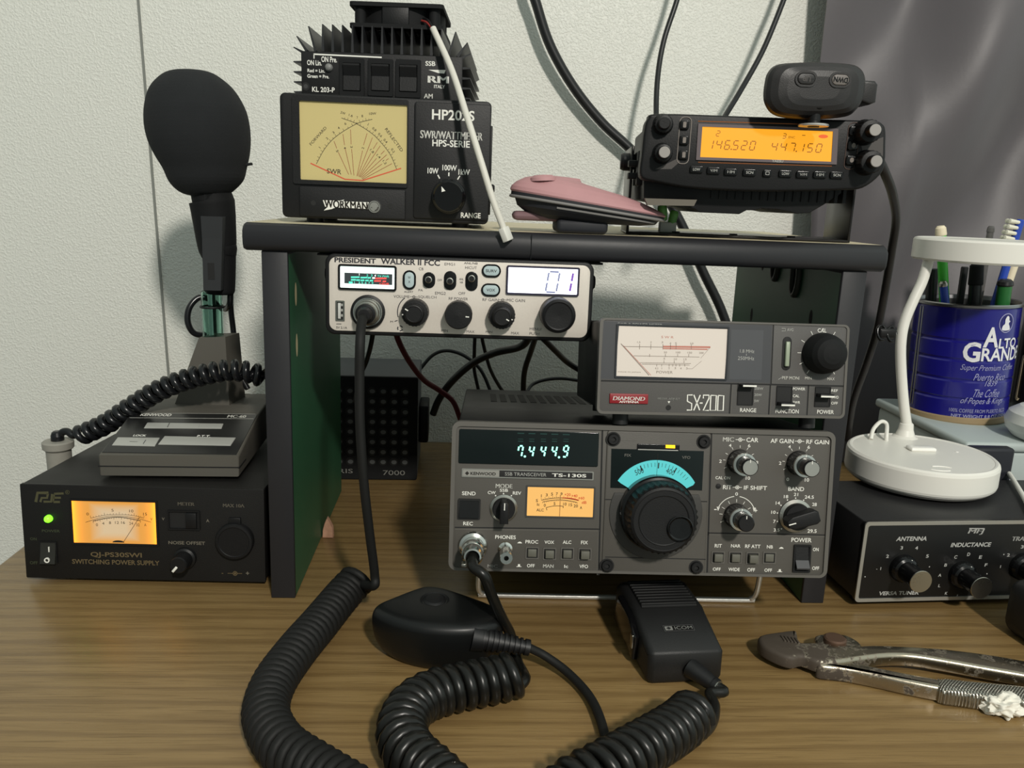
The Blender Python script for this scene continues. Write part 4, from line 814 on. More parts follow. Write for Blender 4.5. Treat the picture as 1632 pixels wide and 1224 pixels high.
# ---------------------------------------------------------------- two-band radio with amber screen on the shelf
LCDO = mat('amber_lit_screen', (110, 70, 15), .4, emit=(255, 170, 34), es=1.0)
LCDI = mat('dark_amber_segments', (120, 70, 10), .5, emit=(150, 88, 8), es=.35)
GKEY = mat('grey_lit_key', (120, 112, 106), .4); TIP = mat('grey_knob_tip', (150, 146, 142), .4)
def amber_radio():
    loc = (.3113, -.0228, .2955); P = Face((1028.5, 181.5), (1412, 193), (1397, 304), (1021, 286), 145, 40.2, 490)
    t = thing('mobile_radio', 'black radio with amber lit screen in a bracket on the right end of the shelf', 'radio', loc, (0, 0, -R(6.6)))
    def F4(x, y): return P(980+x/3.4, 80+y/3.4)
    def F1(x, y): return P(1000+x/5.1, 160+y/5.1)
    b = MB(P); b.box(-66, 66, 14, 150, 2, 38, K, 2); b.build('case', t)
    b = MB(P); q = [F1(150, 600), F1(1800, 690), F1(1800, 760), F1(1640, 860), F1(1520, 925), F1(1420, 930), F1(1250, 890), F1(1110, 880), F1(1060, 895), F1(990, 893), F1(930, 925), F1(720, 912), F1(600, 905), F1(560, 875), F1(500, 862), F1(150, 790)]
    b.prism(q, 16, 120, K, .5)
    for k in range(24):
        x = -62+k*5.2; b.box(x, x+2, 15.2, 118, -9 if k > 6 else 0, 3, K)
    b.build('heat_sink', t)
    b = MB(P); o = smoothpts([F4(*p)+(0,) for p in ((240, 345), (700, 358), (1100, 372), (1390, 380), (1455, 398), (1472, 440), (1471, 520), (1468, 600), (1442, 678), (1340, 752), (1220, 762), (1000, 766), (700, 762), (400, 742), (210, 706), (150, 690), (136, 650), (146, 560), (160, 430), (180, 370))], 4, True)
    o = [(p.x, p.y) for p in o]; b.prism(o, 0, 16, K, 1.6)
    b.e = -.15; b.flat([F4(215, 640), F4(300, 640), F4(345, 600), F4(330, 585)], mat('grey_wedge', (72, 68, 66), .4)); b.flat([F4(1330, 520), F4(1380, 500), F4(1455, 470), F4(1452, 590), F4(1390, 560), F4(1340, 560)], mat('grey_wedge', (0, 0, 0)))
    b.line([F4(440, 604), F4(1165, 630)], .5, mat('copper_trim', (150, 90, 50), .3, .6)); b.line([F4(440, 385), F4(1000, 400)], .5, mat('copper_trim', (0, 0, 0)))
    b.build('front_panel', t)
    b = MB(P); q = [F4(462, 415), F4(1170, 440), F4(1160, 606), F4(450, 577)]; oo = [F4(440, 398), F4(1200, 425), F4(1190, 622), F4(428, 592)]
    b.ring(oo, q, -.9, .4, mat('mauve_grey_bezel', (96, 86, 88), .4)); b.flat(q, LCDO, -.25); b.e = -.35
    def digits(s_, x0, x1, y0, y1, sl):
        n = len(s_.replace('.', '')); k = 0
        for ch in s_:
            if ch == '.':
                X, Z = F4(xe+5, yb-3); b.flat(ell(X, Z, .45, n=8), LCDI); continue
            xs = x0+(x1-x0)*k/n; xe = xs+(x1-x0)/n*.68; yt, yb = y0+sl*k/n, y1+sl*k/n; a, c = F4(xs, yb), F4(xe, yt); b.seg(ch, a[0], c[0], a[1]+.3, c[1]-.3, .55, LCDI, shear=.15); k += 1
    digits('146.520', 490, 760, 484, 536, 8); digits('447.150', 832, 1125, 498, 548, 10)
    a, c = F4(536, 465), F4(556, 437); b.seg('2', a[0], c[0], a[1], c[1], .4, LCDI); a, c = F4(893, 477), F4(913, 452); b.seg('3', a[0], c[0], a[1], c[1], .4, LCDI)
    a, c = F4(925, 477), F4(962, 466); b.text('ENC', a[0], c[0], a[1], c[1], LCDI, bold=0); b.line([F4(1000, 461), F4(1018, 461.6)], .4, LCDI); X, Z = F4(1117, 467); b.flat(ell(X, Z, 2.9, 1.1, 20), mat('red_amber_badge', (200, 80, 30), .5, emit=(220, 90, 20), es=.5))
    b.build('lit_screen', t)
    b = MB(P); a, c = F4(832, 607), F4(896, 595); b.e = -1.0; b.text('YAESU', a[0], c[0], a[1], c[1], GW, bold=.03); b.build('maker_name', t)
    b = MB(P); a, c = F4(324, 612), F4(410, 362); b.ring(rr(a[0], c[0], a[1], c[1], 3), rr(a[0]+.5, c[0]-.5, a[1]+.5, c[1]-.5, 2.6), -.5, 0, GKEY); b.build('button_surround', t); b = MB(P); a, c = F4(1228, 648), F4(1330, 390); b.ring(rr(a[0], c[0], a[1], c[1], 3), rr(a[0]+.4, c[0]-.4, a[1]+.4, c[1]-.4, 2.6), -.4, 0, mat('brown_trim', (70, 50, 42), .4)); b.build('button_surround', t)
    for i, (x, y) in enumerate(((367, 405), (365, 487), (362, 565), (1287, 437), (1278, 518), (1268, 598))):
        X, Z = F4(x, y); b = MB(P); b.prism(rr(X-2.9, X+2.9, Z-2.7, Z+2.7, 1.3), -1.8, 0, KG, .5); b.e = -1.9
        if i < 3: b.flat(rr(X-.9, X+1.1, Z-1.7, Z+1.7, .5), GKEY)
        elif i == 3: b.flat([(X-.6, Z), (X+1.6, Z+1.8), (X+1.6, Z-1.8)], TIP)
        else: b.flat(ell(X+.4, Z, 1.2, 1.5, 16), GKEY)
        b.build('side_button', t)
    for i, x, y in ((0, 430, 643), (1, 520, 650), (2, 612, 658), (3, 712, 662), (4, 808, 667), (5, 907, 670), (6, 1003, 675), (7, 1097, 677), (8, 1190, 680)):
        X, Z = F4(x, y); wd = 2.6 if i == 4 else 4.0; b = MB(P); b.prism(rr(X-wd, X+wd, Z-2.1, Z+2.1, .9), -1.5, 0, KG, .4); b.e = -1.6
        if i == 0: b.text('LOW', X-2.2, X+2.2, Z-.8, Z+.8, GW, bold=.02)
        elif i == 4: b.ring(rr(X-1.2, X+1.2, Z-1, Z+1, .3), rr(X-.9, X+.9, Z-.7, Z+.7, .2), -1.65, -1.5, GW)
        else: b.text({1: 'V/M', 2: 'HM', 3: 'SCN', 5: 'LOW', 6: 'V/M', 7: 'HM', 8: 'SCN'}[i], X-2.2, X+2.2, Z-.8, Z+.8, GW, bold=.02)
        b.build('function_key', t)
    for x, y, hgt, r, rt in ((275, 395, 9, 5.8, 3.4), (278, 550, 12, 5.8, 3.4), (1430, 432, 18, 7.2, 3.4), (1437, 605, 18, 7.2, 3.4)):
        X, Z = P.base(980+x/3.4, 80+y/3.4, hgt); b = MB(P); tipm = K if (x, y) == (275, 395) else TIP
        b.lathe((X, 0, Z), [(r+.6, 0), (r, 1.2), (r-.4, hgt*.6), (r-1, hgt*.62), (rt+.5, hgt*.64), (rt+.3, hgt-.8), (rt, hgt, tipm), (rt-.3, hgt+.3, tipm), (.01, hgt+.3)], K, n=36, rib=(18, .06, 1, 2)); b.build('control_knob', t)
    # bracket
    inv = (Matrix.Translation(mm(loc)) @ Matrix.Rotation(-R(6.6), 4, 'Z')).inverted(); zb = 260.6-295.5+.2
    BRK = mat('black_bracket_steel', (36, 34, 33), .3, .4)
    b = MB(P); b.box(-76, 76, 46, 100, zb, zb+1.8, BRK, .5)
    for s_ in (-1, 1):
        b.box(75*s_-.9, 75*s_+.9, 46, 100, zb+.4, 24, BRK, .5); b.lathe((75*s_, 60, 14), [(6, 0), (6, 5), (5, 7)], KR, (s_, 0, 0), 20); b.box(66*s_ if s_ > 0 else 74.5*s_, 74.5*s_ if s_ > 0 else 66*s_, 55, 65, 9, 19, K)
    for k in range(3): b.lathe((-40+k*40, 60, zb+1.8), [(3, 0), (2.6, .8)], GRV, (0, 0, 1), 16)
    b.build('bracket', t)
    b = MB(P); b.box(-72.5, -68, 30, 60, -2, 20, K, .5)
    b.box(-78, -68, 34, 46, 2, 6, K, .5); b.box(-78, -68, 34, 46, 10, 14, K, .5)
    b.build('side_clip', t)
    b = MB(P); q = [F1(150, 782), F1(565, 800), F1(540, 850), F1(170, 838)]; b.prism(q, 8, 15.5, mat('grey_side_plate', (108, 102, 92), .4, .2)); b.build('cover_plate', t)
amber_radio()

def amber_mic():
    Y0 = -42.
    t = thing('hand_microphone', 'black hand microphone lying upside down on the amber-screen radio', 'microphone', (.3425, .0, .336))
    W0 = Matrix.Translation((-342.5, 0, -336))
    MP = mat('soft_black_mic', (34, 32, 32), .42, bump=.2, bs=1800)
    def F2(x, y): return mm(at_y(1200+x/5.5625, 80+y/5.5625, Y0/1000))
    o = smoothpts([F2(*p) for p in ((112, 400), (122, 290), (150, 190), (230, 118), (400, 99), (620, 96), (880, 112), (975, 150), (1018, 220), (1022, 310), (1000, 430), (940, 520), (850, 575), (600, 600), (330, 590), (195, 555), (130, 480))], 4, True)
    o = [(p.x, p.z) for p in o]; cx, cz = sum(p[0] for p in o)/len(o), sum(p[1] for p in o)/len(o)
    b = MB(); b.M = W0; oc = ccw(o); n = len(oc); rings = []
    for y, s_, dz in ((Y0-4.2, .4, 1), (Y0-3.6, .62, 1), (Y0-2.4, .78, 1), (Y0-.3, .91, .3), (Y0+2, .97, 0), (Y0+5, 1, 0), (Y0+9, 1, 0), (Y0+20, 1.0, .5), (Y0+40, .96, 1), (Y0+60, .88, 1), (Y0+78, .8, 1), (Y0+83, .7, 1), (Y0+84, .5, 1)): rings.append([(cx+(x-cx)*s_+.40*max(0, y-Y0-4), y, max(336.6, cz+(z-cz)*s_+dz*.5+.11*max(0, y-Y0-4)) if y > -30 else cz+(z-cz)*s_) for x, z in oc])
    for k in range(len(rings)-1): b.add(rings[k]+rings[k+1], [(i, n+i, n+(i+1) % n, (i+1) % n) for i in range(n)], MP)
    b.add(rings[0], [tuple(range(n))], MP); b.add(rings[-1], [tuple(range(n))[::-1]], MP); b.build('body', t, 60)
    for x0, y0, x1, y1, m, s_ in ((340, 198, 550, 330, MP, 'UP'), (640, 208, 848, 338, mat('grey_mic_key', (104, 98, 94), .45), 'DWN')):
        a, c = F2(x0, y1), F2(x1, y0); b = MB(); b.M = W0; b.ring(rr(a.x, c.x, a.z, c.z, 5), rr(a.x+1.2, c.x-1.2, a.z+1.2, c.z-1.2, 4), Y0-4.8, Y0-2, MP); b.prism(rr(a.x+1.4, c.x-1.4, a.z+1.4, c.z-1.4, 4), Y0-5.2, Y0-1.5, m, .6); b.e = Y0-5.35
        xm, zm = (a.x+c.x)/2, (a.z+c.z)/2; wt = 4.2 if s_ == 'DWN' else 2.4; b.text(s_, xm-wt, xm+wt, zm-1.5, zm+1.5, KG if s_ == 'DWN' else mat('faint_print', (60, 56, 54), .5), bold=.03, rot=176); b.build('channel_key', t)
    a, c = F2(985, 470), F2(1088, 258); b = MB(); b.M = W0; b.prism([(a.x-4, a.z+3), (c.x+1, a.z), (c.x+4.5, c.z-12), (c.x+4.5, c.z-2), (c.x+2.5, c.z), (a.x-4, c.z)], Y0+5, Y0+40, MP, 1.5, 2); b.build('talk_key', t)
    s_ = mm(at_y(1296, 199, -.039)); b = MB(); b.M = W0; b.lathe((s_.x, -39.5, s_.z-1), [(8.6, 0), (8.8, .6), (8.4, 1.3, K), (4, 1.6), (3.4, 3), (3.6, 7), (6, 10)], mat('bright_hanger_stud', (190, 186, 180), .3, .6), (0, 0, 1), 32); b.lathe((s_.x, -39.5, s_.z-1.05), [(3.4, 0), (3.2, .4), (.01, .4)], K, (0, 0, -1), 24); b.build('hanger_stud', t)
    b = MB(); b.M = W0
    pts = [at_y(1398, 250, -.018), at_y(1410, 275, -.015), at_y(1422, 308, .0), at_y(1428, 350, .03), at_y(1421, 400, .05), at_y(1411, 460, .07), at_y(1399, 522, .08), at_y(1381, 580, .10), at_y(1360, 640, .12), at_y(1350, 700, .14)]
    b.tube(smoothpts([mm(p) for p in pts], 8), 3.0, mat('black_cord', (30, 27, 26), .5), 12); b.build('cord', t)
    p = mm(at_y(1409, 530, .07)); b = MB(); b.M = W0
    for dx, rz in ((-4, .4), (4, -.5)): b.tube([p+Vector((dx+5*math.cos(a)*.7, -4+2*math.sin(a), 6*math.sin(a)*.9+rz)) for a in [2*PI*i/16 for i in range(14)]], 1.1, KG, 8)
    b.box(p.x-6, p.x+8, p.y-5, p.y+2, p.z-4, p.z+4, K, 2); b.build('cord_clip', t)
amber_mic()
# ---------------------------------------------------------------- power supply at the left
def power_supply():
    P = Face((34, 776), (423.5, 784), (422, 937), (42.8, 928.4), 170, 71, 590)
    t = thing('power_supply', 'black power supply with orange lit meter and green lamp at the left wall', 'power supply', (-.0931, .0195, .002), (-R(2.5), 0, -R(1.2)))
    PB = mat('black_powder_coat', (20, 19, 18), .5, bump=.2, bs=1200, spec=.35); DIM = mat('dim_tan_print', (96, 82, 56), .6); DM2 = mat('grey_tan_print', (104, 98, 86), .6)
    b = MB(P); b.box(-84.6, 84.6, 2, 150, 2.5, 70.8, PB, .8)
    for x in (-68, 68):
        for y in (12, 135): b.lathe((x, y, 2.8), [(6, 0), (6, 2.8-y*.0436*-0+.0 if y < 50 else 2.8+(y*.0437)*0)], KR, (0, 0, -1), 16)
    b.build('case', t)
    def Z7(x, y): return (20+x/2.986, 550+y/2.986)
    b = MB(P); b.prism(rr(-85, 85, 1, 71, .8), 0, 3, PB, .3)
    OL = mat('olive_badge', (72, 70, 48), .5); DGR = mat('dark_green_print', (52, 58, 40), .6)
    for s_, q, m in (('METER', (283.9, 804.8, 310.7, 810), DM2), ('MAX 10A', (356.6, 807, 391, 812.6), DM2), ('V', (258, 829.5, 262.5, 834), DM2), ('A', (329, 832, 334, 837), DM2), ('NOISE OFFSET', (267.8, 868, 326.4, 873.3), DM2), ('POWER', (68, 849.3, 96.5, 853.6), DGR), ('ON', (49.5, 862, 59.5, 866.5), DGR), ('OFF', (48.5, 900, 60.8, 905), DGR),
                     ('QJ-PS30SWI', (143.9, 886, 225, 895.6), DIM), ('SWITCHING POWER SUPPLY', (114.8, 898, 252.8, 905.6), DIM), ('-', (350, 919.4, 356, 920.4), DIM), ('+', (390.6, 917.2, 396, 922.4), DM2)):
        b.tp(s_, *q, m, bold=.02)
    for q in (((118, 755), (125, 715), (175, 715), (168, 768)), ): pass
    def QJ(x, y): return P(45+x/14.11, 775+y/14.11)
    for pts, wd in ((((200, 425), (242, 215), (485, 215)), 3.4), (((300, 425), (330, 330), (450, 330), (470, 230)), 2.8), (((370, 415), (540, 415), (565, 240)), 2.8), (((610, 235), (820, 225)), 2.6), (((600, 325), (760, 325)), 2.6), (((590, 420), (735, 420)), 2.8), (((585, 425), (615, 235)), 1.6)):
        b.line([QJ(*p) for p in pts], wd*.6, OL)
    b.tp('R', *Z7(262, 708), *Z7(270, 720), OL); X, Z = P(*Z7(266, 714)); b.ring(ell(X, Z, 1.5, n=16), ell(X, Z, 1.2, n=16), -.1, 0, OL)
    X, Z = P(*Z7(1055, 1105)); b.ring(ell(X, Z, 1.7, n=20), ell(X, Z, 1.2, n=20), -.1, 0, DIM); b.flat(ell(X, Z, .8, n=12), DIM); b.line([(X-5.4, Z), (X-1.6, Z)], .4, DIM); b.line([(X+1.6, Z), (X+5, Z)], .4, DIM)
    b.build('front_panel', t)
    X, Z = P(79.6, 831.3); b = MB(P); b.lathe((X, 0, Z), [(2.7, -.1), (2.6, 2), (2, 3.2), (1, 3.8), (.01, 3.9)], mat('green_lit_lamp', (90, 230, 40), .3, emit=(120, 255, 40), es=2.2), n=20); b.build('power_lamp', t)
    q = MB(P).rp(65, 868, 92, 903.5); b = MB(P); b.ring(rr(*q, .6), rr(q[0]+.8, q[1]-.8, q[2]+.8, q[3]-.8, .4), -1, 0, K)
    zm = (q[2]+q[3])/2; b.add([(q[0]+.8, -.6, q[3]-.8), (q[1]-.8, -.6, q[3]-.8), (q[1]-.8, -1.6, zm), (q[0]+.8, -1.6, zm), (q[1]-.8, -3.4, q[2]+.8), (q[0]+.8, -3.4, q[2]+.8), (q[1]-.8, 0, q[2]+.8), (q[0]+.8, 0, q[2]+.8), (q[0]+.8, 0, q[3]-.8), (q[1]-.8, 0, q[3]-.8)], [(0, 3, 2, 1), (3, 5, 4, 2), (5, 7, 6, 4), (0, 8, 7, 5, 3), (1, 2, 4, 6, 9)], mat('dark_rocker', (36, 36, 32), .45))
    X, Z = P(80.2, 880); b.box(X-.35, X+.35, -1.7, -.5, Z-1.9, Z+1.9, WH); X, Z = P(78.6, 896); b.ring(ell(X, Z, 1.9, n=24), ell(X, Z, 1.1, n=24), -3.3, -1, WH); b.build('power_switch', t)
    # lit meter
    q = [P(116, 802.8), P(248.7, 804.5), P(249.4, 872.2), P(117.8, 870.5)]; x0, x1 = (q[0][0]+q[3][0])/2, (q[1][0]+q[2][0])/2; z0, z1 = (q[2][1]+q[3][1])/2, (q[0][1]+q[1][1])/2
    b = MB(P); b.ring(rr(x0-1.5, x1+1.5, z0-1.5, z1+1.5, .6), rr(x0, x1, z0, z1, .4), -.8, .3, K); b.build('meter_bezel', t)
    m = bpy.data.materials.new('orange_backlit_meter'); m.use_nodes = True; nt = m.node_tree; bs = nt.nodes['Principled BSDF']; bs.inputs['Base Color'].default_value = lin((120, 100, 70)); L = nt.links.new
    tc = nt.nodes.new('ShaderNodeTexCoord'); sx = nt.nodes.new('ShaderNodeSeparateXYZ'); L(tc.outputs['Object'], sx.inputs[0])
    def mth(op, a, bb): 
        n = nt.nodes.new('ShaderNodeMath'); n.operation = op
        for i, v in enumerate((a, bb)):
            if isinstance(v, (int, float)): n.inputs[i].default_value = v
            elif v is not None: L(v, n.inputs[i])
        return n.outputs[0]
    xc = mth('MULTIPLY', mth('SUBTRACT', sx.outputs[0], (x0+x1)/2000), 2000/(x1-x0)); zc = mth('MULTIPLY', mth('SUBTRACT', sx.outputs[2], (z0+z1)/2000), 2000/(z1-z0))
    ax = mth('ABSOLUTE', xc, None); ed = mth('POWER', ax, 2.2); ez = mth('MULTIPLY', mth('POWER', mth('ABSOLUTE', zc, None), 3), .45); tot = mth('MAXIMUM', ed, ez)
    cr = nt.nodes.new('ShaderNodeValToRGB'); e = cr.color_ramp.elements; e[0].position = .05; e[0].color = lin((232, 206, 168)); e[1].position = 1; e[1].color = lin((255, 150, 14)); x_ = cr.color_ramp.elements.new(.33); x_.color = lin((250, 166, 52)); L(tot, cr.inputs[0])
    st = mth('ADD', mth('MULTIPLY', mth('POWER', ax, 9), 1.6), .66); L(cr.outputs[0], bs.inputs['Emission Color']); L(st, bs.inputs['Emission Strength'])
    b = MB(P); b.flat(rr(x0, x1, z0, z1, .3), m, -.15); b.e = -.25
    def I(x, y): return P(*Z7(x, y))
    ar = lambda pts, w_: b.line([(p.x, p.y) for p in smoothpts([I(*p)+(0,) for p in pts], 8)], w_, INK)
    ar(((350, 858), (430, 834), (510, 828), (590, 838), (660, 857)), .3); ar(((385, 852), (450, 838), (520, 834), (610, 850)), .5); ar(((375, 838), (440, 824), (510, 820), (580, 826), (625, 838)), .25)
    for i, p in enumerate(smoothpts([I(*p)+(0,) for p in ((375, 838), (440, 824), (510, 820), (580, 826), (625, 838))], 5)): b.line([(p.x, p.y), (p.x+(i-10)*.03, p.y+(1.9 if i % 5 == 0 else .9))], .22, INK)
    for i, p in enumerate(smoothpts([I(*p)+(0,) for p in ((385, 852), (450, 838), (520, 834), (610, 850))], 6)): b.line([(p.x, p.y), (p.x-(i-9)*.03, p.y-(1.6 if i % 3 == 0 else .8))], .22, INK)
    for s_, x, y, w_ in (('0', 360, 818, 12), ('5', 478, 800, 10), ('10', 567, 803, 20), ('15', 632, 818, 18), ('V', 662, 842, 10), ('0', 403, 870, 10), ('4', 433, 863, 10), ('8', 465, 860, 10), ('12', 498, 859, 18), ('16', 527, 859, 18), ('24', 565, 863, 18), ('32', 597, 870, 16), ('A', 632, 870, 10)): X, Z = I(x, y); b.text(s_, X-w_*.073, X+w_*.073, Z-1, Z+1, INK, bold=0)
    X, Z = I(503, 955); b.flat([(X+4.2*math.cos(a), Z+1.6*math.sin(a)) for a in [PI*i/12 for i in range(13)]], INK)
    b.build('meter_face', t)
    b = MB(P); b.line([I(528, 952), I(606, 832)], .3, INK, -.45); b.build('meter_needle', t)
    q = MB(P).rp(*Z7(740, 798), *Z7(895, 893)); b = MB(P); b.ring(rr(*q, .8), rr(q[0]+1.2, q[1]-1.2, q[2]+1.2, q[3]-1.2, .5), -1.4, 0, K); b.flat(rr(q[0]+1.2, q[1]-1.2, q[2]+1.2, q[3]-1.2, .5), GRV, -.1); X = q[0]+(q[1]-q[0])*.64; b.box(X-1.6, X+6, -2.4, 0, q[2]+1.6, q[3]-1.6, K, .4); b.build('meter_switch', t)
    X, Z = P(*Z7(1062, 942)); b = MB(P); b.lathe((X, 0, Z), [(13.4, 0), (13.4, 4), (12.8, 5), (11.4, 5.2), (11, 5.2), (10.6, 4.8), (.01, 4.8)], K, n=48); b.prism([(X-4.5, Z+12), (X+4.5, Z+12), (X+4, Z+17), (X-4, Z+17)], -2, 0, K, .5); b.build('outlet_cap', t)
    X, Z = P(*Z7(820, 1028)); b = MB(P); b.lathe((X, 0, Z), [(8, 0), (7.8, 3), (6.4, 4), (6, 14), (5.4, 15), (.01, 15)], K, n=36); a = R(230); b.M = Matrix.Translation((X, 0, Z)) @ Matrix.Rotation(-R(230-90), 4, 'Y'); b.box(-.9, .9, -15.4, -9, 1.2, 6.2, WH, .4); b.build('offset_knob', t)
power_supply()

# ---------------------------------------------------------------- desk microphone standing on the supply
def desk_mic():
    loc = (-.0805, .0415, .0742); ya = R(1.6)
    t = thing('desk_microphone', 'grey desk microphone with black foam ball standing on the black power supply', 'microphone', loc, (0, 0, ya))
    inv = (Matrix.Translation(mm(loc)) @ Matrix.Rotation(ya, 4, 'Z')).inverted()
    GB = mat('grey_mic_base', (84, 81, 74), .55, bump=.12, bs=1500); GL = mat('silver_label', (176, 176, 170), .4, .2)
    # base
    b = MB(); b.M = Matrix.Rotation(PI/2, 4, 'Z')
    b.prism([(0, .5), (0, 16), (67, 29.5), (92, 31), (132, 31), (132, .5)], -49.5, 49.5, GB, 1.6, 1.6); b.build('base', t)
    b = MB(); b.box(-49.9, 49.9, -.35, 20, 7.2, 8, GRV); b.build('base_seam', t)
    th = math.atan2(13.5, 67); P = Face((202.5, 660), (404, 666), (384, 731), (153.5, 727), 99, 68.3)
    SM = Matrix.Translation((0, 0, 16)) @ Matrix.Rotation(-(PI/2-th), 4, 'X')
    def M8(x, y): return P(40+x/4.185, 640+y/4.185)
    b = MB(P); b.M = SM; b.prism([M8(503, 348), M8(1422, 370), M8(1516, 108), M8(683, 86)], -.5, 1, mat('black_control_panel', (30, 30, 30), .3), .2); b.e = -.6
    b.line([M8(672, 119), M8(1497, 137)], .8, GL); b.line([M8(700, 88), M8(1505, 107)], .5, GL)
    for s_, q in (('KENWOOD', (745, 94, 955, 111)), ('MC-60', (1325, 112, 1447, 128)), ('LOCK', (710, 232, 800, 245)), ('P.T.T.', (1143, 240, 1233, 254))):
        a, c = M8(q[0], (q[1]+q[3])/2), M8(q[2], (q[1]+q[3])/2); z0, z1 = M8((q[0]+q[2])/2, q[3])[1], M8((q[0]+q[2])/2, q[1])[1]; b.text(s_, a[0], c[0], z0, z1, WH, bold=.03)
    b.build('control_panel', t)
    for nm, q, hgt in (('lock_key', ((605, 252), (893, 258), (866, 313), (570, 304)), 1.1), ('talk_bar', ((925, 247), (1402, 262), (1376, 313), (888, 301)), 1.1), ('label_strip', ((797, 155), (1306, 168), (1298, 199), (778, 190)), 1)):
        b = MB(P); b.M = SM; b.prism([M8(*p) for p in q], -hgt, 0, GL, .3); b.e = -hgt-.1
        if nm == 'lock_key': b.line([M8(690, 283), M8(745, 285)], .5, NAVY); b.line([M8(800, 273), M8(785, 300)], .5, NAVY)
        if nm == 'label_strip': b.line([M8(948, 160), M8(936, 190)], .5, NAVY); b.line([M8(1150, 165), M8(1146, 192)], .3, GW)
        b.build(nm, t)
    # stand
    def W_(x, y, Y): return inv @ mm(at_y(x, y, Y))
    sf = [W_(279, 655, .133), W_(366, 657, .133), W_(359, 537, .138), W_(317, 538, .138)]
    b = MB(); zb = 30.5; vs = []
    for dy in (0, 1):
        for i, p in enumerate(sf):
            z = zb if i < 2 else p.z; vs.append((p.x+(6 if dy and i in (1, 2) else (4 if dy else 0)), p.y+dy*(30 if i < 2 else 22), z))
    b.add(vs, [(0, 1, 2, 3), (5, 4, 7, 6), (1, 5, 6, 2), (4, 0, 3, 7), (3, 2, 6, 7), (0, 4, 5, 1)], GB); b.build('stand', t)
    top = (sf[2]+sf[3])/2; yc = top.y+9
    ct, cb = W_(342, 466, .149), W_(341, 537, .149); r = 8.4
    CL = mat('clear_green_tube', (196, 226, 216), .06, 0, trans=1, ior=1.12)
    b = MB(); b.lathe((cb.x, yc, top.z-1), [(r, 0), (r, ct.z-cb.z), (r-1, ct.z-cb.z+.6), (r-1.2, ct.z-cb.z), (r-1.2, .2)], CL, (0, 0, 1), 36); b.build('clear_sleeve', t)
    h_ = ct.z-cb.z
    b = MB(); b.lathe((cb.x, yc, top.z-.5), [(3.2, 0), (3.2, h_+12), (2.4, h_+15), (1, h_+16)], CH, (0, 0, 1), 24); b.build('silver_rod', t)
    b = MB(); b.tube([Vector((cb.x+(r+.6)*math.cos(2*PI*i/24), yc+(r+.6)*math.sin(2*PI*i/24), top.z-1+h_*.67)) for i in range(25)], .9, KR, 6); b.build('rubber_ring', t)
    # clip, mic body, foam
    Ym = .150
    def pxr(x, y, rp): p = W_(x, y, Ym); return p, rp/1300*((mm(at_y(x, y, Ym))-mm(CAM_P)).dot(_a))
    b = MB(); prof = [pxr(*q) for q in ((350, 468, 20), (350, 462, 23.5), (350, 430, 24.5), (349, 402, 26), (349, 398, 28.5), (346, 390, 30), (341, 345, 33.5), (338, 322, 35), (337, 318.5, 32), (336, 317, 29), (333, 300, 29))]
    b.tube(smoothpts([p[0] for p in prof], 4), [float(np.interp(i/4, range(len(prof)), [p[1] for p in prof])) for i in range(4*(len(prof)-1)+1)], KM, 24); b.build('microphone_body', t)
    CLP = mat('worn_black_clip', (42, 44, 46), .5)
    b = MB(); a0, a1 = W_(340, 470, .140), W_(338, 350, .138)
    cl = [W_(338, 463, .130), W_(338, 420, .1295), W_(338, 380, .129), W_(337, 345, .128)]
    for i in range(3):
        p, q = cl[i], cl[i+1]; wa, wb = 6.8+i*.5, 6.8+(i+1)*.5
        b.add([(p.x-wa, p.y, p.z), (p.x+wa, p.y, p.z), (q.x+wb, q.y, q.z), (q.x-wb, q.y, q.z), (p.x-wa, p.y+20, p.z), (p.x+wa, p.y+20, p.z), (q.x+wb, q.y+20, q.z), (q.x-wb, q.y+20, q.z)], [(0, 1, 2, 3), (5, 4, 7, 6), (0, 3, 7, 4), (1, 5, 6, 2), (0, 4, 5, 1), (3, 2, 6, 7)], CLP)
    b.flat([(cl[0].x-2.6, cl[0].z+9), (cl[0].x+2.6, cl[0].z+9), (cl[0].x+2.6, cl[0].z+22), (cl[0].x-2.6, cl[0].z+22)], GRV, cl[0].y-.6)
    b.build('clip', t)
    FO = mat('black_foam', (29, 31, 33), .95, bump=.8, bs=2600)
    b = MB(); prof = [(222, 598, 602), (224, 560, 644), (228, 540, 668), (240, 518, 692), (270, 489, 731), (300, 475, 755), (350, 466, 782), (400, 467, 793), (450, 478, 796), (500, 502, 792), (530, 522, 784), (545, 530, 781), (560, 534, 780), (580, 543, 772), (600, 560, 752), (615, 580, 736), (624, 604, 716), (627, 640, 690)]
    ys = [q[0] for q in prof]; N = 48; rings = []; cyf = W_(315, 205, Ym).y
    for k in range(45):
        y = 222+405*(.5-.5*math.cos(PI*k/44)); l_, r_ = float(np.interp(y, ys, [q[1] for q in prof])), float(np.interp(y, ys, [q[2] for q in prof]))
        pl, pr_ = W_(l_/2, y/2, Ym), W_(r_/2, y/2, Ym); rad = (pr_.x-pl.x)/2
        rings.append([((pl.x+pr_.x)/2+rad*math.cos(2*PI*i/N), cyf+rad*math.sin(2*PI*i/N)*.96, pl.z+(pr_.z-pl.z)*(.5+.5*math.cos(2*PI*i/N))) for i in range(N)])
    for sm in range(2): rings = [rings[0]]+[[tuple((rings[k-1][i][c]+2*rings[k][i][c]+rings[k+1][i][c])/4 for c in range(3)) for i in range(N)] for k in range(1, 44)]+[rings[-1]]
    for k in range(44): b.add(rings[k]+rings[k+1], [(i, N+i, N+(i+1) % N, (i+1) % N) for i in range(N)], FO)
    b.add(rings[0], [tuple(range(N))], FO); b.add(rings[-1], [tuple(range(N))[::-1]], FO)
    fb = b.build('foam_windscreen', t, 60)
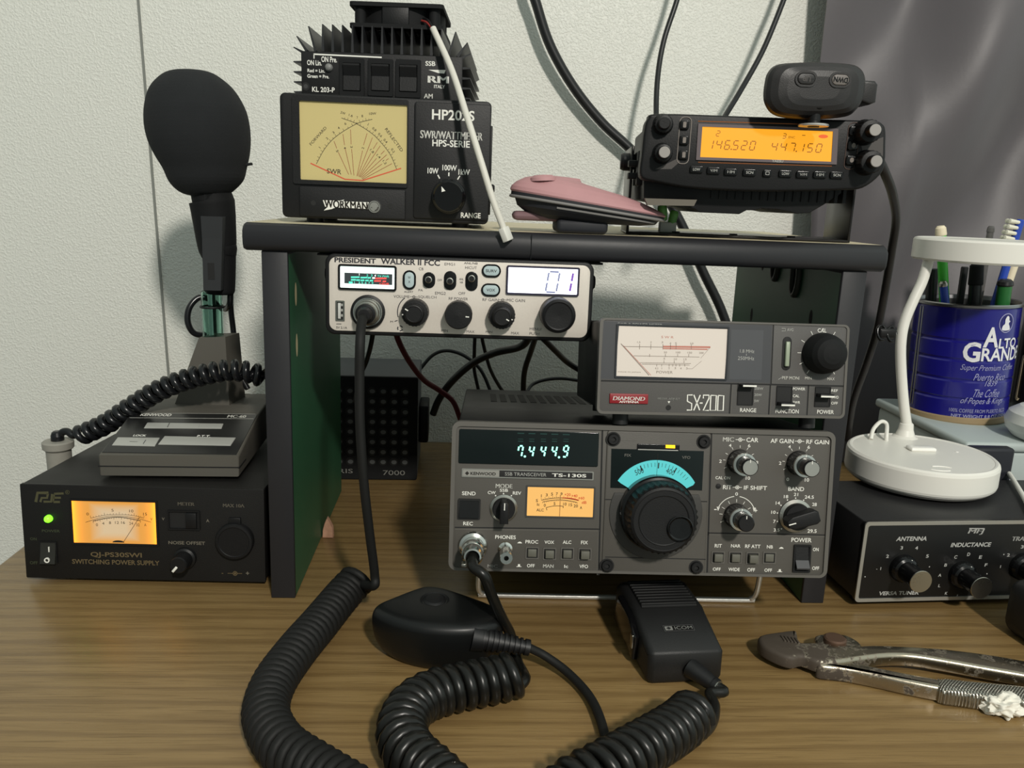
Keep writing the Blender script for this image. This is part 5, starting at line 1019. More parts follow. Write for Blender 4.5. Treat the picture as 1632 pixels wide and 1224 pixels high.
    b = MB(); p = W_(396, 262, .15); b.M = Matrix.Translation(p) @ Matrix.Rotation(-.2, 4, 'Y'); b.box(-6, 3, -2, 2, -1, 1, FO, .4); b.build('foam_tab', fb)
    # lead behind the stand and coiled cord in front of it
    CB = mat('black_cord_gloss', (22, 23, 25), .25)
    b = MB(); b.tube(smoothpts([W_(367, 468, .150), W_(366, 485, .155), W_(358, 492, .165), W_(340, 480, .168), W_(318, 474, .165), W_(302, 490, .16), W_(299, 512, .158), W_(308, 530, .16), W_(326, 535, .165)], 6), 2.6, CB, 10); b.build('lead', t)
    b = MB(); b.tube(smoothpts([W_(367, 470, .151), W_(368, 495, .16), W_(371, 520, .165), W_(375, 555, .165), W_(380, 590, .165), W_(395, 620, .16)], 6), 2.4, CB, 10); b.build('lead', t)
    path = [W_(426, 604, .10), W_(400, 594, .098), W_(366, 590, .098), W_(330, 596, .099), W_(290, 607, .101), W_(250, 624, .103), W_(208, 650, .107), W_(168, 676, .110), W_(128, 694, .113)]
    hx = helix(path, 6.0, 8.0, 16, phase=1)
    tail = [hx[-1], W_(117, 694, .113), W_(108, 688, .114), W_(98, 690, .115), W_(92, 706, .115)]
    b = MB(); b.tube(hx+smoothpts(tail, 6)[1:], 3.0, CB, 8); b.build('coiled_cord', t, 75)
    p = W_(92, 702, .115); q = W_(92, 696, .115); b = MB(); b.lathe((p.x, p.y, p.z-42), [(8, 0), (9, 2), (9.4, 34), (11.6, 36), (11.8, 41), (10.4, 42), (4, 42.3)], mat('grey_plug_shell', (142, 139, 130), .5, var=.1, vs=200), (0, 0, 1), 32); b.lathe((p.x, p.y, p.z-1), [(5, 0), (5, 5), (4, 8), (2.5, 9)], CB, (0, 0, 1), 20); b.build('plug', t)
desk_mic()

# ---------------------------------------------------------------- speaker far behind the shelf
def speaker():
    loc = (.033, .25, .0006)
    t = thing('speaker_box', 'black box with rows of pale grille holes standing deep under the shelf', 'speaker', loc, (0, 0, R(1)))
    b = MB(); b.box(-54, 54, 3, 95, 0, 106, mat('dark_grey_case', (84, 86, 88), .6), 1.5); b.prism(rr(-54, 54, 0, 106, 2), 0, 4, KM, .5); b.e = -.2  # case top and sides greyer than the black front plate
    DG = mat('dim_grey_print', (120, 120, 115), .6); b.text('7000', 20, 42, 5, 10, DG, bold=.0); b.text('TRIS', -32, -10, 6.5, 11, DG, bold=0); b.build('case', t)
    b = MB(); HO = mat('pale_grille_hole', (92, 95, 95), .6)
    for r in range(8):
        for c in range(9):
            x, z = -45+c*10.8, 19+r*10.4; b.prism(ell(x, z, 4.2, 4.2, 16), -.3, .5, GRV); b.flat(ell(x+.4, z-.3, 2.7, 2.2, 12), HO, -.4)
    b.build('grille', t)
    b = MB(); b.box(54, 64, 30, 70, 30, 70, K, 2); b.build('side_bracket', t)
speaker()
# ---------------------------------------------------------------- hand microphones and their coiled cords on the desk
CRD = mat('black_cord_satin', (22, 22, 21), .62, spec=.3); CRG = mat('black_cord_shiny', (21, 21, 19), .32, spec=.4)
def rounded_stack(b, outline, levels, m, cx, cy):
    n = len(outline); rings = [[(cx+(x-cx)*s_+ox, cy+(y-cy)*s_+oy, z) for x, y in outline] for z, s_, ox, oy in levels]
    for k in range(len(rings)-1): b.add(rings[k]+rings[k+1], [(i, (i+1) % n, n+(i+1) % n, n+i) for i in range(n)], m)
    b.add(rings[0], [tuple(range(n))[::-1]], m); b.add(rings[-1], [tuple(range(n))], m)
def socket_frame(loc, tilt, yaw): return Matrix.Translation(mm(loc)) @ Matrix.Rotation(yaw, 4, 'Z') @ Matrix.Rotation(-tilt, 4, 'X')

def palm_mic():
    c0 = (.122, -.066, 0); t = thing('hand_microphone', 'rounded black palm microphone lying on the desk, its coil plugged into the silver radio', 'microphone', c0)
    W0 = Matrix.Translation((-122, 66, 0)); PM = mat('smooth_black_mic', (16, 17, 17), .38, spec=.4)
    o = smoothpts([(79, -70), (88, -60), (104, -46), (113, -43), (124, -47), (142, -59), (156, -70), (160, -78), (156, -88), (144, -95), (128, -97), (110, -95), (94, -88), (82, -78)], 5, True); o = ccw([(p.x, p.y) for p in o])
    b = MB(); b.M = W0; lv = [(0.3, .74, 0, 0), (1.2, .80, 0, 0), (6, .90, 0, 0), (13, .97, 0, 0), (20, 1, 0, 0), (26, 1, 0, 0), (29.5, .98, 0, 0), (31.6, .94, 0, .4), (32.8, .88, 0, .8), (33.4, .78, 0, 1), (33.9, .5, 0, 1.4), (34.1, .1, 0, 1.6)]
    ks = [i/4 for i in range(4*(len(lv)-1)+1)]; lv = [tuple(float(np.interp(k, range(len(lv)), [q[c] for q in lv])) for c in range(4)) for k in ks]; lv = [tuple(sum(lv[max(0, min(len(lv)-1, i+d))][c] for d in (-2, -1, 0, 1, 2))/5 if 1 < i < len(lv)-2 else q[c] for c in range(4)) for i, q in enumerate(lv)]
    rounded_stack(b, o, lv, PM, 121, -66); b.build('body', t, 70)
    p = mm(at_z(693, 953, .0345)); b = MB(); b.M = W0; b.lathe((p.x, p.y-2, 32.6), [(9.5, 0), (9.2, 1.6), (8.6, 2), (7.4, 1.4), (6.8, 2.2), (5.6, 2.9), (3, 3.3), (.01, 3.4)], KR, (0, -.1, 1), 32); b.build('top_button', t)
    a, e = mm(at_z(768, 1018, .022)), mm(at_z(836, 1031, .017)); d = e-a; L = d.length
    b = MB(); b.M = W0; pr = [(8.5, -6), (7.6, 0)]
    for k in range(8): q = 7.4-2.6*k/8; pr += [(q, L*(k+.05)/8), (q, L*(k+.5)/8), (q-1.1, L*(k+.55)/8), (q-1.1, L*(k+.95)/8)]
    pr += [(4.9, L), (4.9, L+3), (3, L+3.5)]; b.lathe(tuple(a), pr, KR, tuple(d.normalized()), 24); b.build('strain_relief', t)
    f = e+d.normalized()*3
    run = [f, mm(at_z(870, 1046, .011)), mm(at_z(905, 1072, .006)), mm(at_z(938, 1108, .0045)), mm(at_z(958, 1150, .0045)), mm(at_z(972, 1215, .0035)), mm(at_z(985, 1300, .0035)), Vector((262, -300, 3.5)), Vector((150, -338, 3.5)), Vector((60, -330, 4)), Vector((30, -270, 6)), mm(at_z(620, 1300, .008))]
    coil = [mm(at_z(x, y, z)) for x, y, z in ((572, 921, .022), (545, 950, .016), (508, 995, .0135), (470, 1040, .0135), (436, 1090, .0135), (424, 1140, .0135), (450, 1190, .0135), (505, 1228, .0135), (560, 1262, .0135), (620, 1300, .0135))]
    hx = helix(coil, 10.0, 5.6, 16)
    b = MB(); b.M = W0; b.tube(hx, 2.72, CRD, 10)
    SR = socket_frame((.128, -.0085, .1938), R(2), -R(.4)); Pp = Face((525, 408), (940.6, 425), (936.5, 538.8), (524, 527.5), 168, 47.3); X, Z = Pp(588.2, 497.2)
    p0 = SR @ Vector((X, -14, Z)); hang = [p0, SR @ Vector((X-.8, -25, Z-4)), mm(at_y(574, 545, -.044)), mm(at_y(573, 600, -.046)), mm(at_y(574, 680, -.048)), mm(at_y(580, 770, -.048)), mm(at_y(589, 850, -.044)), mm(at_y(597, 915, -.039)), mm(at_y(594, 934, -.038))+Vector((0, 0, 0)), hx[0]]
    b.tube(smoothpts(hang, 8), 3.1, CRD, 10); b.tube(smoothpts([p for p in run[:-1]]+[hx[-1]], 8), 2.7, CRD, 10); b.build('coiled_cord', t, 75)
    b = MB(); b.M = W0 @ SR; b.lathe((X, -1, Z), [(8.4, 0), (8.4, 5), (7.8, 5.4), (7.4, 9), (6.6, 9.6), (6.4, 13, K), (5, 14, K), (4.6, 17, K), (3.6, 20, K), (.01, 20)], ST, n=32); b.build('plug', t)
palm_mic()

def square_mic():
    loc = (.266, -.1035, .0004); t = thing('hand_microphone', 'boxy black microphone with ribbed grille on the desk, its coil plugged into the wide transceiver', 'microphone', loc, (0, 0, R(5)))
    MI = Matrix.Translation(mm(loc)) @ Matrix.Rotation(R(5), 4, 'Z'); inv = MI.inverted()
    BM = mat('textured_black_mic', (25, 25, 25), .5, bump=.2, bs=1600, spec=.4); SW = Matrix.Rotation(PI/2, 4, 'Z')
    sec = [(2, 0), (-.5, 3), (0, 19.5), (1.2, 21.5), (32, 29.5), (38, 31.5), (68, 32), (74, 30.5), (78, 26), (79, 8), (76, 0)]
    b = MB(); b.M = Matrix.Translation((3.2, 0, 0)) @ SW; b.prism(sec, -23.5, 23.5, BM, 4, 4); b.build('body', t)
    b = MB(); b.box(-15, 21.5, 36, 70, 31, 32.6, GRV, .3)
    for k in range(9): b.box(-15, 21.5, 37+k*3.7, 39.2+k*3.7, 32, 34-abs(k-4)*.06, BM, .3)
    b.build('grille', t)
    th = math.atan2(8, 30.8); b = MB(); b.M = Matrix.Translation((0, 1.2, 21.5)) @ Matrix.Rotation(-(PI/2-th), 4, 'X')
    b.prism(rr(-6, 13.5, 15.5, 20.5, .3), -.4, .5, mat('dark_badge', (24, 24, 24), .3), .1); b.e = -.5; b.ring(rr(-6, 13.5, 15.5, 20.5, .3), rr(-5.6, 13.1, 15.9, 20.1, .2), -.45, 0, mat('dark_badge_rim', (70, 70, 70), .4)); GI2 = mat('silver_grey_print', (120, 120, 116), .5)
    b.flat(rr(-5, -.2, 16.4, 19.6, .3), GI2); b.e = -.6; b.flat([(-4.2, 18), (-2.6, 19.2), (-1, 18), (-2.6, 16.8)], GRV); b.text('ICOM', 1.2, 12.4, 16.7, 19.3, GI2, bold=.0); b.build('badge', t)
    b = MB(); b.M = SW; b.prism([(22, 4), (20, 20), (34, 27), (60, 28), (66, 8)], 19, 24, KG, 1, 1.6); b.build('talk_key', t)
    b = MB(); b.box(-25.4, -24, 19, 23, 13, 22, ST, .4); b.build('key_pin', t)
    a, m_ = inv @ mm(at_z(1092, 1066, .012)), inv @ mm(at_z(1119, 1104, .006))
    a = Vector((7, -1, 10)); d = Vector((10, -14, -3.0)); L = d.length
    b = MB(); b.lathe(tuple(a), [(6, -2), (5.6, 3), (4.4, L-3), (4.6, L-2), (4.6, L), (3, L+.5)], KR, tuple(d.normalized()), 20); b.lathe(tuple(a+d.normalized()*(L+.2)), [(4.3, 0), (4.3, .7), (3, .9)], ST, tuple(d.normalized()), 20); b.build('strain_relief', t)
    def D(x, y, z): return inv @ mm(at_z(x, y, z))
    coil = [D(x, y, z) for x, y, z in ((1104, 1137, .0142), (1080, 1158, .015), (1045, 1180, .0175), (1005, 1203, .0195), (960, 1228, .0195), (915, 1252, .017), (880, 1285, .0142), (870, 1330, .0142), (840, 1365, .0142))]
    coil += [D(795, 1375, .0142), D(755, 1350, .0142), D(730, 1300, .0142), D(715, 1262, .0142), D(690, 1235, .0142), D(655, 1203, .0142), D(640, 1165, .0142), D(655, 1128, .0142), D(690, 1106, .0142), D(740, 1093, .0142), D(790, 1083, .0142), D(822, 1074, .016)]
    hx = helix(coil, 10.4, 7.0, 16, phase=.6)
    b = MB(); b.tube(hx, 3.35, CRG, 10)
    f = a+d; b.tube(smoothpts([f-d.normalized()*2, f+d.normalized()*5, D(1131, 1105, .007), D(1139, 1125, .006), D(1136, 1148, .007), D(1124, 1166, .010), D(1108, 1170, .012), hx[2]], 8), 3.1, CRG, 10)
    SK = socket_frame((.2456, -.0644, .053), R(8.4), -R(1.2)); Pk = Face((720, 674), (1330, 689), (1320, 919), (714, 905), 241, 94); X, Z = Pk(753, 867.5)
    b2 = MB(); b2.M = inv @ SK; b2.lathe((X, -.5, Z), [(8.2, 0), (8.2, 3), (7, 3.6), (6.6, 3.6), (6.6, 10), (7.2, 10.6), (7.2, 15), (6.6, 16), (6.3, 16), (6.2, 23), (5.2, 25), (4.2, 25.2), (3.8, 22, K), (.01, 22, K)], CH, n=32); b2.box(X-6.6, X-3.4, -24, -18, Z-7, Z-4.6, ST, .4); b2.build('plug', t)
    p0 = inv @ (SK @ Vector((X, -21, Z))); p1 = inv @ (SK @ Vector((X+.6, -31, Z-4)))
    b.tube(smoothpts([p0, p1, inv @ mm(at_y(772, 918, -.096)), inv @ mm(at_y(784, 950, -.092)), inv @ mm(at_y(800, 985, -.084)), inv @ mm(at_y(813, 1010, -.0775)), inv @ Vector((167.5, -80, 7.5)), inv @ Vector((169.5, -88, 3.9)), inv @ Vector((172, -99, 4.2)), inv @ Vector((172, -110, 7)), hx[-1]], 8), 3.3, CRG, 10); b.build('coiled_cord', t, 75)
square_mic()
# ---------------------------------------------------------------- antenna tuner at the right
def tuner():
    loc = (.4868, -.0023, .005); t = thing('antenna_tuner', 'black tuner box with silver-edged face and lettered knobs under the white lamp', 'tuner', loc, (0, 0, R(3.7)))
    P = Face((1374, 824), (1632, 818), (1632, 952), (1361.5, 957), 135, 62)
    SPN = mat('spun_metal_cap', (200, 196, 184), .28, 1); FB = mat('black_satin_face', (19, 19, 19), .35); SE = mat('silver_edge', (178, 176, 168), .35, .6)
    b = MB(P); b.box(-66, 166, 2, 90, 1, 61, mat('black_vinyl_cover', (34, 34, 35), .5, bump=.3, bs=700), 1)
    for x in (-56, 156):
        for y in (14, 78): b.lathe((x, y, 1.4), [(6, 0), (6, 6.2)], KR, (0, 0, -1), 16)
    b.build('case', t)
    def M7(x, y): return P(1330+x/5.404, 800+y/5.404)
    b = MB(P); b.prism(rr(-67.5, 167.5, 0, 62, 3), 0, 3, FB, .2); b.ring(rr(-67.5, 167.5, 0, 62, 3), rr(-65, 165, 2.6, 59.4, 1.8), -.7, .5, SE)
    LT = mat('light_grey_print', (170, 170, 166), .6)
    for s_, q, sh in (('ANTENNA', (490, 250, 735, 288), .2), ('INDUCTANCE', (937, 299, 1265, 338), .2), ('TRANSMATCH', (1435, 240, 1800, 278), .2), ('VERSA TUNER', (373, 748, 711, 785), .15), ('MFJ', (1064, 180, 1188, 230), .35), ('3', (526, 335, 546, 365), 0), ('4', (645, 335, 668, 365), 0), ('2', (415, 410, 437, 440), 0), ('5', (740, 408, 762, 438), 0), ('1', (370, 524, 384, 550), 0), ('-', (336, 540, 354, 544), 0),
                      ('C', (974, 415, 998, 445), .1), ('D', (1080, 390, 1104, 420), .1), ('E', (1182, 415, 1206, 445), .1), ('B', (900, 490, 922, 518), .1), ('F', (1240, 488, 1262, 516), .1), ('A', (858, 585, 884, 612), .1), ('L', (868, 684, 886, 712), .1), ('K', (932, 758, 954, 784), .1), ('J', (1028, 785, 1044, 812), .1), ('3', (1522, 320, 1546, 350), 0), ('2', (1416, 395, 1440, 424), 0), ('1', (1370, 505, 1384, 530), 0)):
        b.tp(s_, *(P and (1330+q[0]/5.404, 800+q[1]/5.404, 1330+q[2]/5.404, 800+q[3]/5.404)), LT, bold=.03 if len(s_) > 1 else .02, shear=sh)
    for x, y in ((776, 520), (1270, 585), (252, 612), (1388, 405)): X, Z = M7(x, y); b.flat(ell(X, Z, .5, n=10), LT)
    b.line([M7(1068, 176), M7(1194, 176)], .8, LT); b.build('front_panel', t)
    for x, y in ((555, 530), (1052, 588), (1560, 512)):
        X, Z = M7(x, y); b = MB(P)
        b.lathe((X, 0, Z), [(10.5, 0), (10.3, 3), (9, 5), (7.4, 6), (7.3, 20), (8.2, 20.5), (8.2, 22, SPN), (8, 22.4, SPN), (.01, 22.4)], KG, n=56, rib=(28, .05, 1, 1)); X2, Z2 = X+8*math.cos(R(70)), Z+8*math.sin(R(70)); b.lathe((X2, -4.6, Z2), [(.9, 0), (.9, .6), (.01, .9)], WH, n=12); b.build('selector_knob', t)
tuner()

# ---------------------------------------------------------------- white desk lamp on the tuner
def lamp():
    loc = (.5085, .0857, .0675); t = thing('desk_lamp', 'white round-based desk lamp switched off, standing on the black tuner', 'lamp', loc)
    inv = Matrix.Translation(-mm(loc)); LW = mat('white_lamp_plastic', (226, 224, 216), .38)
    R_ = LAMP_R; b = MB(); b.lathe((0, 0, 0), [(R_-9, 0), (R_-5, 1, mat('grey_lamp_foot', (165, 162, 156), .45)), (R_-2, 3.6, LW), (R_-1.6, 4.4), (R_-.6, 5), (R_, 7), (R_, 21), (R_-.6, 23), (R_-2.4, 24.4), (R_-4, 24.2), (R_-4.6, 23.8), (.01, 23.8)], mat('grey_lamp_foot', (0, 0, 0)), (0, 0, 1), 96); b.build('base', t, 45)
    def L_(x, y, Y): return inv @ mm(at_y(x, y, Y))
    def TZ(x, y): return inv @ mm(at_z(x, y, loc[2]+.0238))
    p = TZ(1442, 696); b = MB(); b.lathe((p.x, p.y, 23.6), [(11, 0), (8, 2), (6.2, 7), (5.6, 12), (4.6, 13)], LW, (0, 0, 1), 32); 
    Yn = (p.y*.001+loc[1])
    pts = [Vector((p.x, p.y, 35)), L_(1440, 640, Yn), L_(1436, 585, Yn), L_(1436, 545, Yn), L_(1442, 512, Yn+.002), L_(1456, 478, Yn+.004), L_(1470, 448, Yn+.006), L_(1481, 412, Yn+.008)]
    b.tube(smoothpts(pts, 10), 4.3, LW, 16); b.build('neck', t)
    q = TZ(1467, 717); b = MB(); b.box(q.x-11, q.x+11, q.y-6, q.y+5, 23.4, 27, mat('bright_switch', (240, 238, 232), .3), 1.8); b.build('switch', t)
    h0 = pts[-1]; b = MB(); hb = h0.z-1.5
    cx, cy = h0.x+47, h0.y+2
    b.lathe((cx, cy, hb), [(46, 1), (49, 0), (53, .4), (54.5, 2), (54.5, 17), (53.5, 18.4), (51.5, 19), (49, 18.2), (.01, 18.2)], LW, (0, 0, 1), 80); b.lathe((cx, cy, hb+.9), [(46, 0), (.01, 0)], mat('lamp_diffuser', (235, 235, 228), .5), (0, 0, 1), 64); b.build('lamp_head', t, 45)
    d = TZ(1525, 720); b = MB(); b.lathe((d.x, d.y, 23.7), [(1.4, 0), (1.4, .4), (.01, .5)], mat('bright_switch', (0, 0, 0)), (0, 0, 1), 16); b.build('indicator', t)
    f = TZ(1500, 747); b = MB(); 
    for a0, r in ((20, 7), (200, 7)): b.tube([Vector((f.x+r*1.4*math.cos(R(a0+i*12)), f.y+r*.8*math.sin(R(a0+i*12)), 23.8)) for i in range(9)], .5, mat('bright_switch', (0, 0, 0)), 6)
    b.build('base_ornament', t)
    b = MB(); b.tube(smoothpts([L_(1566, 742, .108), inv @ mm(at_z(1588, 738, .076)), inv @ mm(at_z(1606, 752, .070)), inv @ mm(at_z(1628, 786, .0695)), inv @ mm(at_z(1655, 830, .0695)), inv @ mm(at_z(1700, 850, .0695))], 8), 1.9, LW, 10)
    b.build('power_cord', t)
    b = MB(); b.tube(smoothpts([L_(1388, 700, .12), L_(1392, 684, .125), L_(1404, 672, .13), L_(1413, 676, .13), L_(1413, 692, .12), L_(1412, 712, .118)], 8), 1.7, LW, 10); b.build('cord_loop', t)
LAMP_R = 57.3
lamp()

# ---------------------------------------------------------------- pale box with the coffee can on it
ZB = .0925
def boxes():
    t = thing('storage_box', 'pale grey storage box carrying the blue coffee can', 'box', (.72, .21, .0005)); G = mat('pale_grey_plastic', (176, 186, 184), .45)
    b = MB(); b.box(-151, 150, -90, 66, 0, ZB*1000-9, G, 5, 3); b.build('body', t)
    b = MB(); b.box(-154, 153, -93, 69, ZB*1000-10, ZB*1000-1.4, G, 3, 3); b.build('lid', t)
    p = at_z(1560, 770, .0); t = MB(); t.box(-19, 19, -6, 6, 0, 91, mat('navy_black_box', (30, 31, 38), .45), 3, 3); o = t.build('adapter_block'); o.location = (.581, .1065, .0005); o.rotation_euler = (0, 0, 0); tag(o, 'dark block standing between white lamp base and pale storage box', 'adapter')
boxes()
def wrap(b, k0, cx, cy, r, x0, a0):
    """bend flat print (x along the wall, y proud) round an upright cylinder"""
    for i in range(k0, len(b.v)):
        x, y, z = b.v[i]; a = a0+(x-x0)/r; rad = r-y; b.v[i] = (cx+rad*math.sin(a), cy-rad*math.cos(a), z)
def smoothpts_xy(p): return [(v.x, v.y) for v in smoothpts([(a, b_) for a, b_ in p], 4, True)]
CAN = (617.5, 222.)
def coffee_can():
    cx, cy = CAN; r, H = 45.5, 113; z0 = ZB*1000-1.2
    t = thing('coffee_can', 'tall blue coffee can with white script lettering, holding pens', 'can', (cx/1000, cy/1000, z0/1000), (0, -R(2), 0))
    BL = mat('deep_blue_tin', (26, 24, 118), .25, .0, coat=.3); TIN = mat('tin_metal', (150, 150, 152), .3, 1); TAN = mat('tan_plastic_lid', (150, 130, 98), .5)
    b = MB(); b.lathe((0, 0, 0), [(r-4, .2), (r+1.2, .4), (r+1.8, 2), (r+1.6, 6), (r+.4, 7), (r-1, 7)], TAN, (0, 0, 1), 80); b.build('base_lid', t)
    pr = [(r, 6)]
    for z in (22, 40, 59, 77): pr += [(r, z), (r-.9, z+1.4), (r-.9, z+2.6), (r, z+4)]
    pr += [(r, H-5), (r+.2, H-4, TIN), (r+1.6, H-3, TIN), (r+1.8, H-1, TIN), (r+1, H, TIN), (r-.8, H-.6, TIN), (r-1.4, H-4, TIN), (r-1.6, 12, TIN), (.01, 12, TIN)]
    b = MB(); b.lathe((0, 0, 0), pr, BL, (0, 0, 1), 96); b.build('tin_body', t)
    va = math.atan2(cx/1000-CAM_P.x, cy/1000-CAM_P.y)                # the printed side faces the room
    k = MB(); k.e = -.25
    WB = mat('white_can_print', (222, 222, 226), .45); NB = mat('navy_can_print', (22, 20, 96), .4); LB = mat('pale_blue_print', (150, 150, 190), .5)
    def XX(px): return r*math.asin(max(-.99, min(.99, (px-1536)/86.5)))
    def ZZ(py): return (672-py)/1.70
    def tx(s_, x0, x1, y0, y1, m, xe=None, **kw): k.text(s_, XX(x0), xe or XX(x1), ZZ(y1), ZZ(y0), m, **kw)
    ex = (XX(1585)+XX(1611))/2; k.ring(ell(ex, 96.5, 8.2, 9), ell(ex, 96.5, 7.4, 8.2), -.3, 0, LB); k.flat(ell(ex, 96.5, 7.4, 8.2), NB, -.2)
    k.flat(smoothpts_xy([(ex-4, 90), (ex-4, 94), (ex-2, 96), (ex-2, 100), (ex, 103), (ex+2, 102), (ex+2.6, 99), (ex+4, 98), (ex+2.4, 96), (ex+4, 93), (ex+4, 90)]), WB)
    tx('A', 1568, 1591, 514, 546, WB, bold=.03); tx('LTO', 1592, 1617, 532, 548, WB, bold=.02); tx('G', 1539, 1566, 538, 570, WB, bold=.03); tx('RANDE', 1568, 1620, 547, 568, WB, xe=66, bold=.02)
    tx('Super Premium Coffee', 1539, 1617, 574, 586, LB, bold=0, shear=.3); tx('Puerto Rico', 1562, 1608, 588, 599, LB, bold=0, shear=.3); tx('1839', 1580, 1597, 599, 608, LB, bold=0, shear=.3)
    tx('The Coffee', 1563, 1603, 613, 626, LB, bold=0, shear=.3); tx('of Popes & Kings', 1545, 1609, 627, 640, LB, bold=0, shear=.3); tx('100% COFFEE FROM PUERTO RICO', 1529, 1614, 646, 652, LB, bold=.01); tx('NET WEIGHT 8.8 OZ (250g)', 1533, 1616, 655, 662.5, LB, bold=.02)
    wrap(k, 0, 0, 0, r+.15, 0, -va); k2 = len(k.v)
    k.box(-.9, .9, -.7, .3, 11, H-6, TIN, .3); k.box(3, 4.4, -.5, .3, 11, H-6, TIN, .3); wrap(k, k2, 0, 0, r, 0, -va-R(57)); k.build('printed_label', t)
coffee_can()

# ---------------------------------------------------------------- pens, markers and a toothbrush in the can
def stick(name, label, cat, top, r, m, cap=None, capL=0, foot=None, group=None, sides=12, extra=None):
    """top = photo position of the upper end and its distance; foot = where it stands in the can (mm from the can's axis)"""
    tp = mm(at_y(*top)); fx, fy = foot; ft = Vector((CAN[0]+fx, CAN[1]+fy, ZB*1000+13)); d = tp-ft; L = d.length; dn = d.normalized()
    t = thing(name, label, cat, tuple(ft/1000), group=group); b = MB(); b.lathe((0, 0, 0), [(r*.4, .2), (r, 6), (r, L-capL-1), (r*.8, L-capL)] if not cap else [(r*.4, .2), (r, 6), (r, L-capL)], m, tuple(dn), sides); b.build('barrel', t)
    if cap: b = MB(); b.lathe(tuple(dn*(L-capL)), [(r*1.1, 0), (r*1.15, 1), (r*1.05, capL-2), (r*.7, capL), (.01, capL)], cap, tuple(dn), sides); b.build('cap', t)
    if extra: extra(t, ft, dn, L)
    return t
BLP = mat('blue_plastic', (38, 70, 170), .35); BKP = mat('black_pen_plastic', (26, 26, 28), .35); GNP = mat('bright_green_plastic', (70, 190, 60), .35); GND = mat('dark_green_plastic', (34, 100, 46), .4); CRM = mat('cream_plastic', (226, 214, 186), .5)
stick('pen', 'bright green pen leaning left in the blue can, cream end above the lamp head', 'pen', (1499, 360, .215), 4.4, GNP, CRM, 9, (-10, -6))
stick('pen', 'blue pen with silver collar, left of the bright green pen', 'pen', (1503, 448, .205), 3.6, BLP, ST, 5, (-14, -22))
stick('marker', 'black marker at the left rim of the blue can', 'marker', (1487, 428, .235), 5, BKP, None, 0, (-30, 4))
stick('marker', 'thick black marker in the middle of the blue can', 'marker', (1557, 420, .21), 5.6, BKP, KM, 20, (2, -16))
stick('pen', 'slim black pen between the bright green pen and the thick marker', 'pen', (1538, 425, .235), 3.4, BKP, None, 0, (-4, 10))
stick('pen', 'clear grey slim pen rising behind the lamp head', 'pen', (1580, 360, .225), 3, mat('smoky_clear_plastic', (120, 118, 116), .15, 0, trans=.5), mat('smoky_clear_plastic', (0, 0, 0)), 6, (10, 4))
def brush_head(t, ft, dn, L):
    b = MB(); u = Vector((-.95, -.2, .1))
    for k in range(4):
        for j in range(2): p = dn*(L-3-k*5.2)+u*3+Vector((0, j*4-2, 0)); b.lathe(tuple(p), [(1.7, 0), (2.2, 11), (.01, 11.4)], mat('white_bristles', (225, 222, 205), .8), tuple(u), 8)
    b.build('bristles', t)
stick('toothbrush', 'blue toothbrush with white bristles sticking up out of the can', 'toothbrush', (1627, 350, .215), 3.7, BLP, None, 0, (4, -8), extra=brush_head)
stick('marker', 'dark green marker with black tip at the right of the can', 'marker', (1603, 445, .198), 6.2, GND, BKP, 6, (22, -18))
stick('stick', 'cream paper stick behind the dark green marker', 'stick', (1622, 405, .225), 4, CRM, None, 0, (14, 2))
stick('pencil', 'red-tipped brown pencil leaning beside the toothbrush handle', 'pencil', (1602, 433, .215), 3, mat('brown_pencil', (120, 72, 48), .5), mat('red_tip', (190, 60, 60), .5), 9, (8, -2))

# ---------------------------------------------------------------- more things at the right edge
def right_edge():
    p = at_z(1655, 700, ZB); t = MB(); t.lathe((0, 0, 0), [(12, 0), (22, 2), (27, 8), (28.5, 15), (26, 23), (19, 29), (10, 32), (.01, 33)], mat('white_smooth_plastic', (218, 220, 216), .35), (0, 0, 1), 48)
    o = t.build('computer_mouse'); o.location = (p.x+.004, p.y, ZB-.0013); o.scale = (1, 1.35, 1); tag(o, 'white rounded mouse at the right edge, in front of the blue can', 'mouse')
    p = at_y(1660, 650, .225); t = thing('jar', 'dark jar with cream-edged label, right of the blue can', 'jar', (p.x+.006, .225, ZB-.0012))
    b = MB(); b.lathe((0, 0, 0), [(30, .2), (33, 3), (33.5, 96), (31, 104), (24, 110)], mat('dark_jar', (22, 20, 19), .25), (0, 0, 1), 48); b.build('body', t)
    b = MB(); b.lathe((0, 0, 104), [(27, 0), (27.5, 1), (27.5, 15), (26, 17), (.01, 17)], mat('tan_jar_lid', (196, 168, 120), .5), (0, 0, 1), 40); b.build('lid', t)
    b = MB(); q = rr(-30, 30, 14, 60, 3); k0 = 0; b.ring(q, rr(-27.5, 27.5, 16.5, 57.5, 2), -.3, 0, mat('cream_label_edge', (190, 172, 140), .5)); wrap(b, 0, 0, 0, 33.6, 0, -.75); b.build('label', t)
    loc = (.5395, -.052, .0004); t = thing('black_block', 'black rounded block at the right edge in front of the tuner', 'block', loc, (0, 0, R(8)))  # unidentified black object, modelled as a plain rounded block
    b = MB(); b.box(-27, 27, -20, 22, 0, 40, mat('black_grained_plastic', (24, 24, 24), .5, bump=.3, bs=1500), 10, 5); b.build('body', t)
    b = MB(); b.lathe((-4, -20, 22), [(14, 0), (14, 1), (12, 1.6), (11, .8), (.01, .6)], KR, (0, -1, 0), 32); b.build('front_ring', t)
right_edge()

